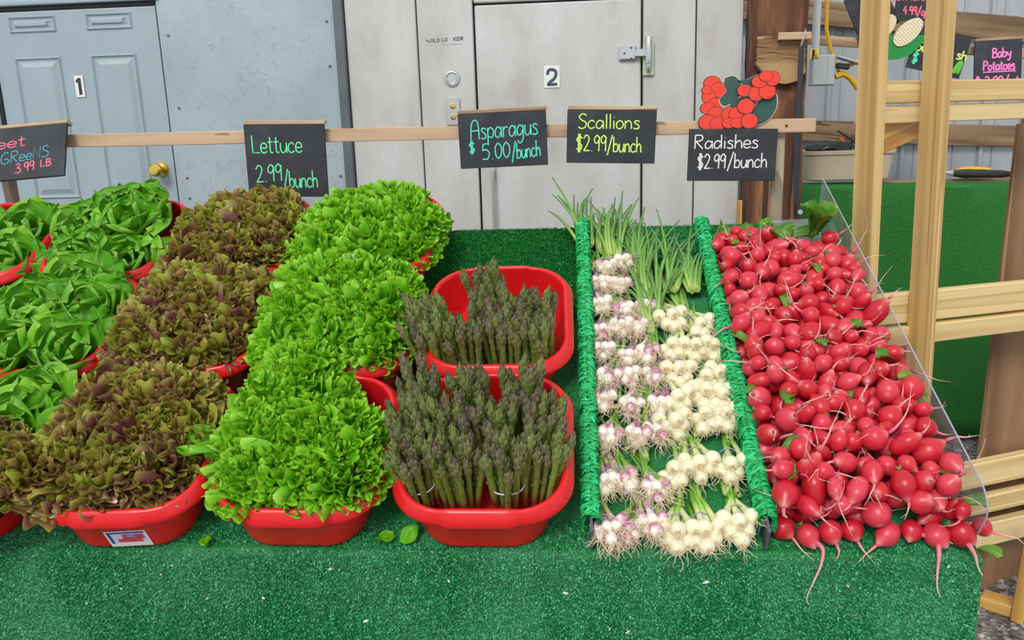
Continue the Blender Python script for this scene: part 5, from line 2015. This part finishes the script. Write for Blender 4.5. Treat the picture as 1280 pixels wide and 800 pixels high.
# corn cutout
t = thing('corn_cutout', 'painted cutout of a corn cob in green husks on the far sign rail', 'cutout', T(1.455, 2.545, 1.900))
b = MB()
pts = [(-.10, .02), (-.06, -.02), (.02, -.03), (.09, .0), (.13, .06), (.10, .07), (.0, .04), (-.02, .13), (-.05, .12), (-.06, .06), (-.11, .09), (-.12, .05)]
b.prism(smooth_path(pts + [pts[0]], 4)[:-1], -.004, .008)
b.build('painted_husk', MAT['husk'], t, smooth=False)
b = MB()
ol = [(.055 + (.075 * math.cos(a)) * math.cos(.75) - .042 * math.sin(a) * math.sin(.75), .085 + .075 * math.cos(a) * math.sin(.75) + .042 * math.sin(a) * math.cos(.75)) for a in [2 * PI * q / 24 for q in range(24)]]
b.prism(ol, -.010, .004)
b.prism([(a - .115, c_ + .02) for a, c_ in ol], -.006, .004)
b.build('painted_cob', MAT['kernel'], t, smooth=False)
b = MB()
for i in range(-6, 7):
    for j in range(-3, 4):
        if (i / 6.3) ** 2 + (j / 3.4) ** 2 < 1:
            a, c_ = i * .0115, j * .0115
            px, pz = .055 + a * math.cos(.75) - c_ * math.sin(.75), .085 + a * math.sin(.75) + c_ * math.cos(.75)
            b.lathe([(0, .003), (.003, .003), (.0042, 0)], 7, T(px, -.0095, pz) @ RX(PI / 2))
b.build('painted_kernels', MAT['kernel_white'], t)

# second turf-covered stand with what stands on its ledge
t = thing('far_stand', 'far display stand draped to the ground in dark green turf', 'stand', T(1.75, 2.75, 0))
b = MB()
b.box(1.36, .28, 1.30, T(.02, .03, .65), .004)
b.build('stand_body', MAT['girt'], t)
b = MB()
n = 50
xs = np.linspace(-.68, .74, n)
rowsp = [(.16, 1.305), (-.10, 1.318), (-.128, 1.312), (-.138, 1.295)] + [(-.14, 1.295 - 1.27 * q / 14) for q in range(1, 15)]
arr = np.zeros((len(rowsp), n, 3))
for i, (y, z) in enumerate(rowsp):
    arr[i, :, 0] = xs
    arr[i, :, 1] = y + (0.004 * np.sin(xs * 11 + z * 3) if y < -.13 else 0)
    arr[i, :, 2] = z + .006 * np.sin(xs * 2.2) - (0.030 * (xs + .68) / 1.42 if z > 1.2 else 0)
b.grid(arr)
o = b.build('turf_drape', MAT['far_turf'], t)
md = o.modifiers.new('thick', 'SOLIDIFY')
md.thickness = .006
md.offset = -1

t = thing('storage_tub', 'beige rectangular plastic tub on the far turf stand beside the timber post', 'tub', T(1.335, 2.75, 1.325))
b = MB()
R_ = [tub_ring(.185, .085, .04, 0, n=56), tub_ring(.192, .092, .045, .004, n=56), tub_ring(.207, .105, .05, .120, n=56), tub_ring(.215, .113, .054, .124, n=56), tub_ring(.216, .114, .055, .140, n=56), tub_ring(.211, .109, .052, .142, n=56), tub_ring(.204, .102, .05, .138, n=56), tub_ring(.186, .086, .04, .01, n=56)]
b.grid(np.array(R_), closed=True)
b.f += [tuple(range(55, -1, -1)), tuple(7 * 56 + k for k in range(56))]
b.mi += [0, 0]
b.build('tub_body', MAT['beige'], t, angle=50)
def crumple(name, label, cat, mat, M, sx, sy, sz, seed):
    bm = bmesh.new()
    bmesh.ops.create_icosphere(bm, subdivisions=4, radius=1.0)
    r_ = random.Random(seed)
    dirs = [Vector((r_.uniform(-1, 1), r_.uniform(-1, 1), r_.uniform(-1, 1))).normalized() for _ in range(26)]
    for v in bm.verts:
        d = v.co.normalized()
        k = 1 + .16 * max(-.5, min(.5, sum(math.sin(7 * d.dot(q) + i) for i, q in enumerate(dirs[:8])) / 4))
        v.co = Vector((d.x * sx * k, d.y * sy * k, max(d.z, -.4) * sz * k))
    b = MB()
    b.from_bm(bm)
    o_ = b.build(name, mat, None, M)
    return tag(o_, label, cat)


crumple('plastic_bag', 'crumpled black plastic bag heaped in the beige tub', 'bag', MAT['black_bag'], T(1.26, 2.75, 1.475), .115, .075, .040, 4)
crumple('plastic_bag', 'black plastic bag lying flat in the beige tub towards the green cloth', 'bag', MAT['black_bag'], T(1.38, 2.77, 1.470), .10, .07, .022, 8)
crumple('green_cloth', 'scrap of bright green cloth at the end of the beige tub', 'cloth', MAT['green_cloth'], T(1.475, 2.735, 1.475), .055, .05, .028, 6)
b = MB()
b.tube([(1.29, 2.76, 1.50), (1.31, 2.76, 1.515), (1.345, 2.74, 1.475)], [.004, .012, .006], 8)
tag(b.build('orange_handle', MAT['orange']), 'small orange handle sticking up from the black bags in the beige tub', 'handle')
b = MB()
b.tube([(1.30, 2.79, 1.56), (1.38, 2.76, 1.50), (1.45, 2.74, 1.455)], [.004, .007, .008], 6)
tag(b.build('dark_stick', MAT['black_plastic']), 'thin dark stick lying across the black bags in the beige tub', 'stick')
t = thing('hand_tool', 'long black tool with a grey metal nozzle on the far turf stand', 'tool', T(1.90, 2.70, 1.318))
b = MB()
b.tube([(-.06, .02, .022), (.0, .0, .02), (.16, .0, .014), (.20, .0, .012)], [.016, .022, .018, .012], 10)
b.build('tool_body', MAT['black_plastic'], t)
b = MB()
b.lathe([(0, 0), (.008, 0), (.012, .05), (.016, .10), (.017, .125), (.012, .127), (0, .12)], 14, T(-.115, .02, .030) @ RY(rad(100)))
b.build('nozzle', MAT['grey_metal'], t)
crumple('yellow_bag', 'flat yellow bag behind the black tool on the far turf stand', 'bag', MAT['yellow'], T(1.965, 2.80, 1.335), .105, .05, .030, 12)

# pale lumber frame
c23, s23 = math.cos(rad(23)), math.sin(rad(23))


def fr(a, d, z):
    """frame coordinates: a along it, d behind its front face"""
    return (1.057 + a * c23 - d * s23, .95 + a * s23 + d * c23, z)


lf = thing('lumber_stand', 'pale new pine shelf frame of uprights and cross boards beyond the radish heap', 'shelf frame', T(0, 0, 0))


def upright(a0, a1, d0, d1, z1):
    p0, p1 = Vector(fr(a0, d0, 0)), Vector(fr(a1, d1, z1))
    o = board('upright', p0, p1, .0, .0, MAT['pine'], parent=None) if False else None
    ez = (p1 - p0).normalized()
    ex = Vector((c23, s23, 0))
    ex = (ex - ez * ex.dot(ez)).normalized()
    ey = ez.cross(ex)
    M = Matrix((ez, ex, ey)).transposed().to_4x4()
    M.translation = (p0 + p1) / 2
    b = MB()
    b.box((p1 - p0).length, .030, .082, None, .003)
    return b.build('upright', MAT['pine_mid'], lf, M)


u1 = upright(.017, -.045, .041, .041, 2.4)
u2 = upright(-.208, -.275, .034, .034, 2.4)
for z, hh, d in ((1.690, .062, .115), (1.628, .050, .125)):
    board('cross_board', fr(-.215, d, z), fr(.75, d, z - .0), .036, hh, MAT['pine'], parent=lf)
for z0_, z1_, hh, d in ((1.060, 1.045, .092, .105), (.975, .962, .058, .09)):
    board('cross_board', fr(-.215, d, z0_), fr(.75, d, z1_), .036, hh, MAT['pine'], parent=lf)
for z0_, hh, d in ((.445, .088, .115), (.345, .060, .09), (.232, .085, .09)):
    board('cross_board', fr(-.10, d, z0_), fr(.75, d, z0_), .036, hh, MAT['pine'], parent=lf)
board('brace', fr(-.17, .155, 1.545), fr(.085, .155, 1.625), .036, .090, MAT['pine_gold'], parent=lf)
board('brace', fr(.07, .165, .955), fr(.07, .165, .80), .036, .055, MAT['pine_gold'], up=(c23, s23, 0), parent=lf)
for d_, z_, k_ in ((.030, 1.618, .012), (.022, 1.745, .005), (.060, 1.40, .004)):
    b = MB()
    b.lathe([(0, .001), (k_ * .8, .001), (k_, 0)], 14, T(*fr(-.0125 - .021 * (z_ - 1.3) / 1.0 + .004, d_, z_)) @ RZ(rad(23)) @ RY(-PI / 2) @ Matrix.Diagonal((2.0, 1, 1, 1)))
    b.build('wood_knot', MAT['knot'], lf)
# plywood sheet and offcuts
p0, p1 = Vector((1.335, 1.20, 0.0)), Vector((1.508, 1.50, 1.585))
ez = (p1 - p0).normalized()
ex = Vector((c23, s23, 0))
ex = (ex - ez * ex.dot(ez)).normalized()
ey = ez.cross(ex)
M = Matrix((ez, ex, ey)).transposed().to_4x4()
M.translation = (p0 + p1) / 2 + ex * .31
b = MB()
b.box((p1 - p0).length, .62, .018, None, .002)
o = b.build('plywood_sheet', MAT['ply'], None, M)
tag(o, 'brown plywood sheet leaning upright behind the pale lumber frame', 'plywood')
tag(board('lumber_stake', (1.44, 1.02, 0), (1.47, 1.04, .36), .04, .06, MAT['pine_gold']), 'short golden lumber stake standing on the gravel in the corner', 'lumber')
tag(board('lumber_offcut', (1.36, 1.12, .022), (1.44, 1.06, .022), .07, .04, MAT['pine_gold']), 'golden lumber offcut lying on the gravel by the turf corner', 'lumber')
# loose gravel
b = MB()
for k in range(1500):
    X, Y = rng.uniform(.85, 2.2), rng.uniform(.5, 2.55)
    s = rng.uniform(.007, .018)
    bm = bmesh.new()
    bmesh.ops.create_icosphere(bm, subdivisions=1, radius=s)
    for v in bm.verts:
        v.co *= rng.uniform(.75, 1.2)
    b.from_bm(bm, T(X, Y, s * .35) @ RZ(rng.random() * 6) @ Matrix.Diagonal((1.2, 1, .7, 1)), 0, (rng.random(), 0, 0))
o = b.build('gravel', MAT['pebble'], None, smooth=False)
tag(o, 'grey gravel scattered on the ground under the pale lumber frame', 'gravel', kind='stuff')

bpy.context.view_layer.update()
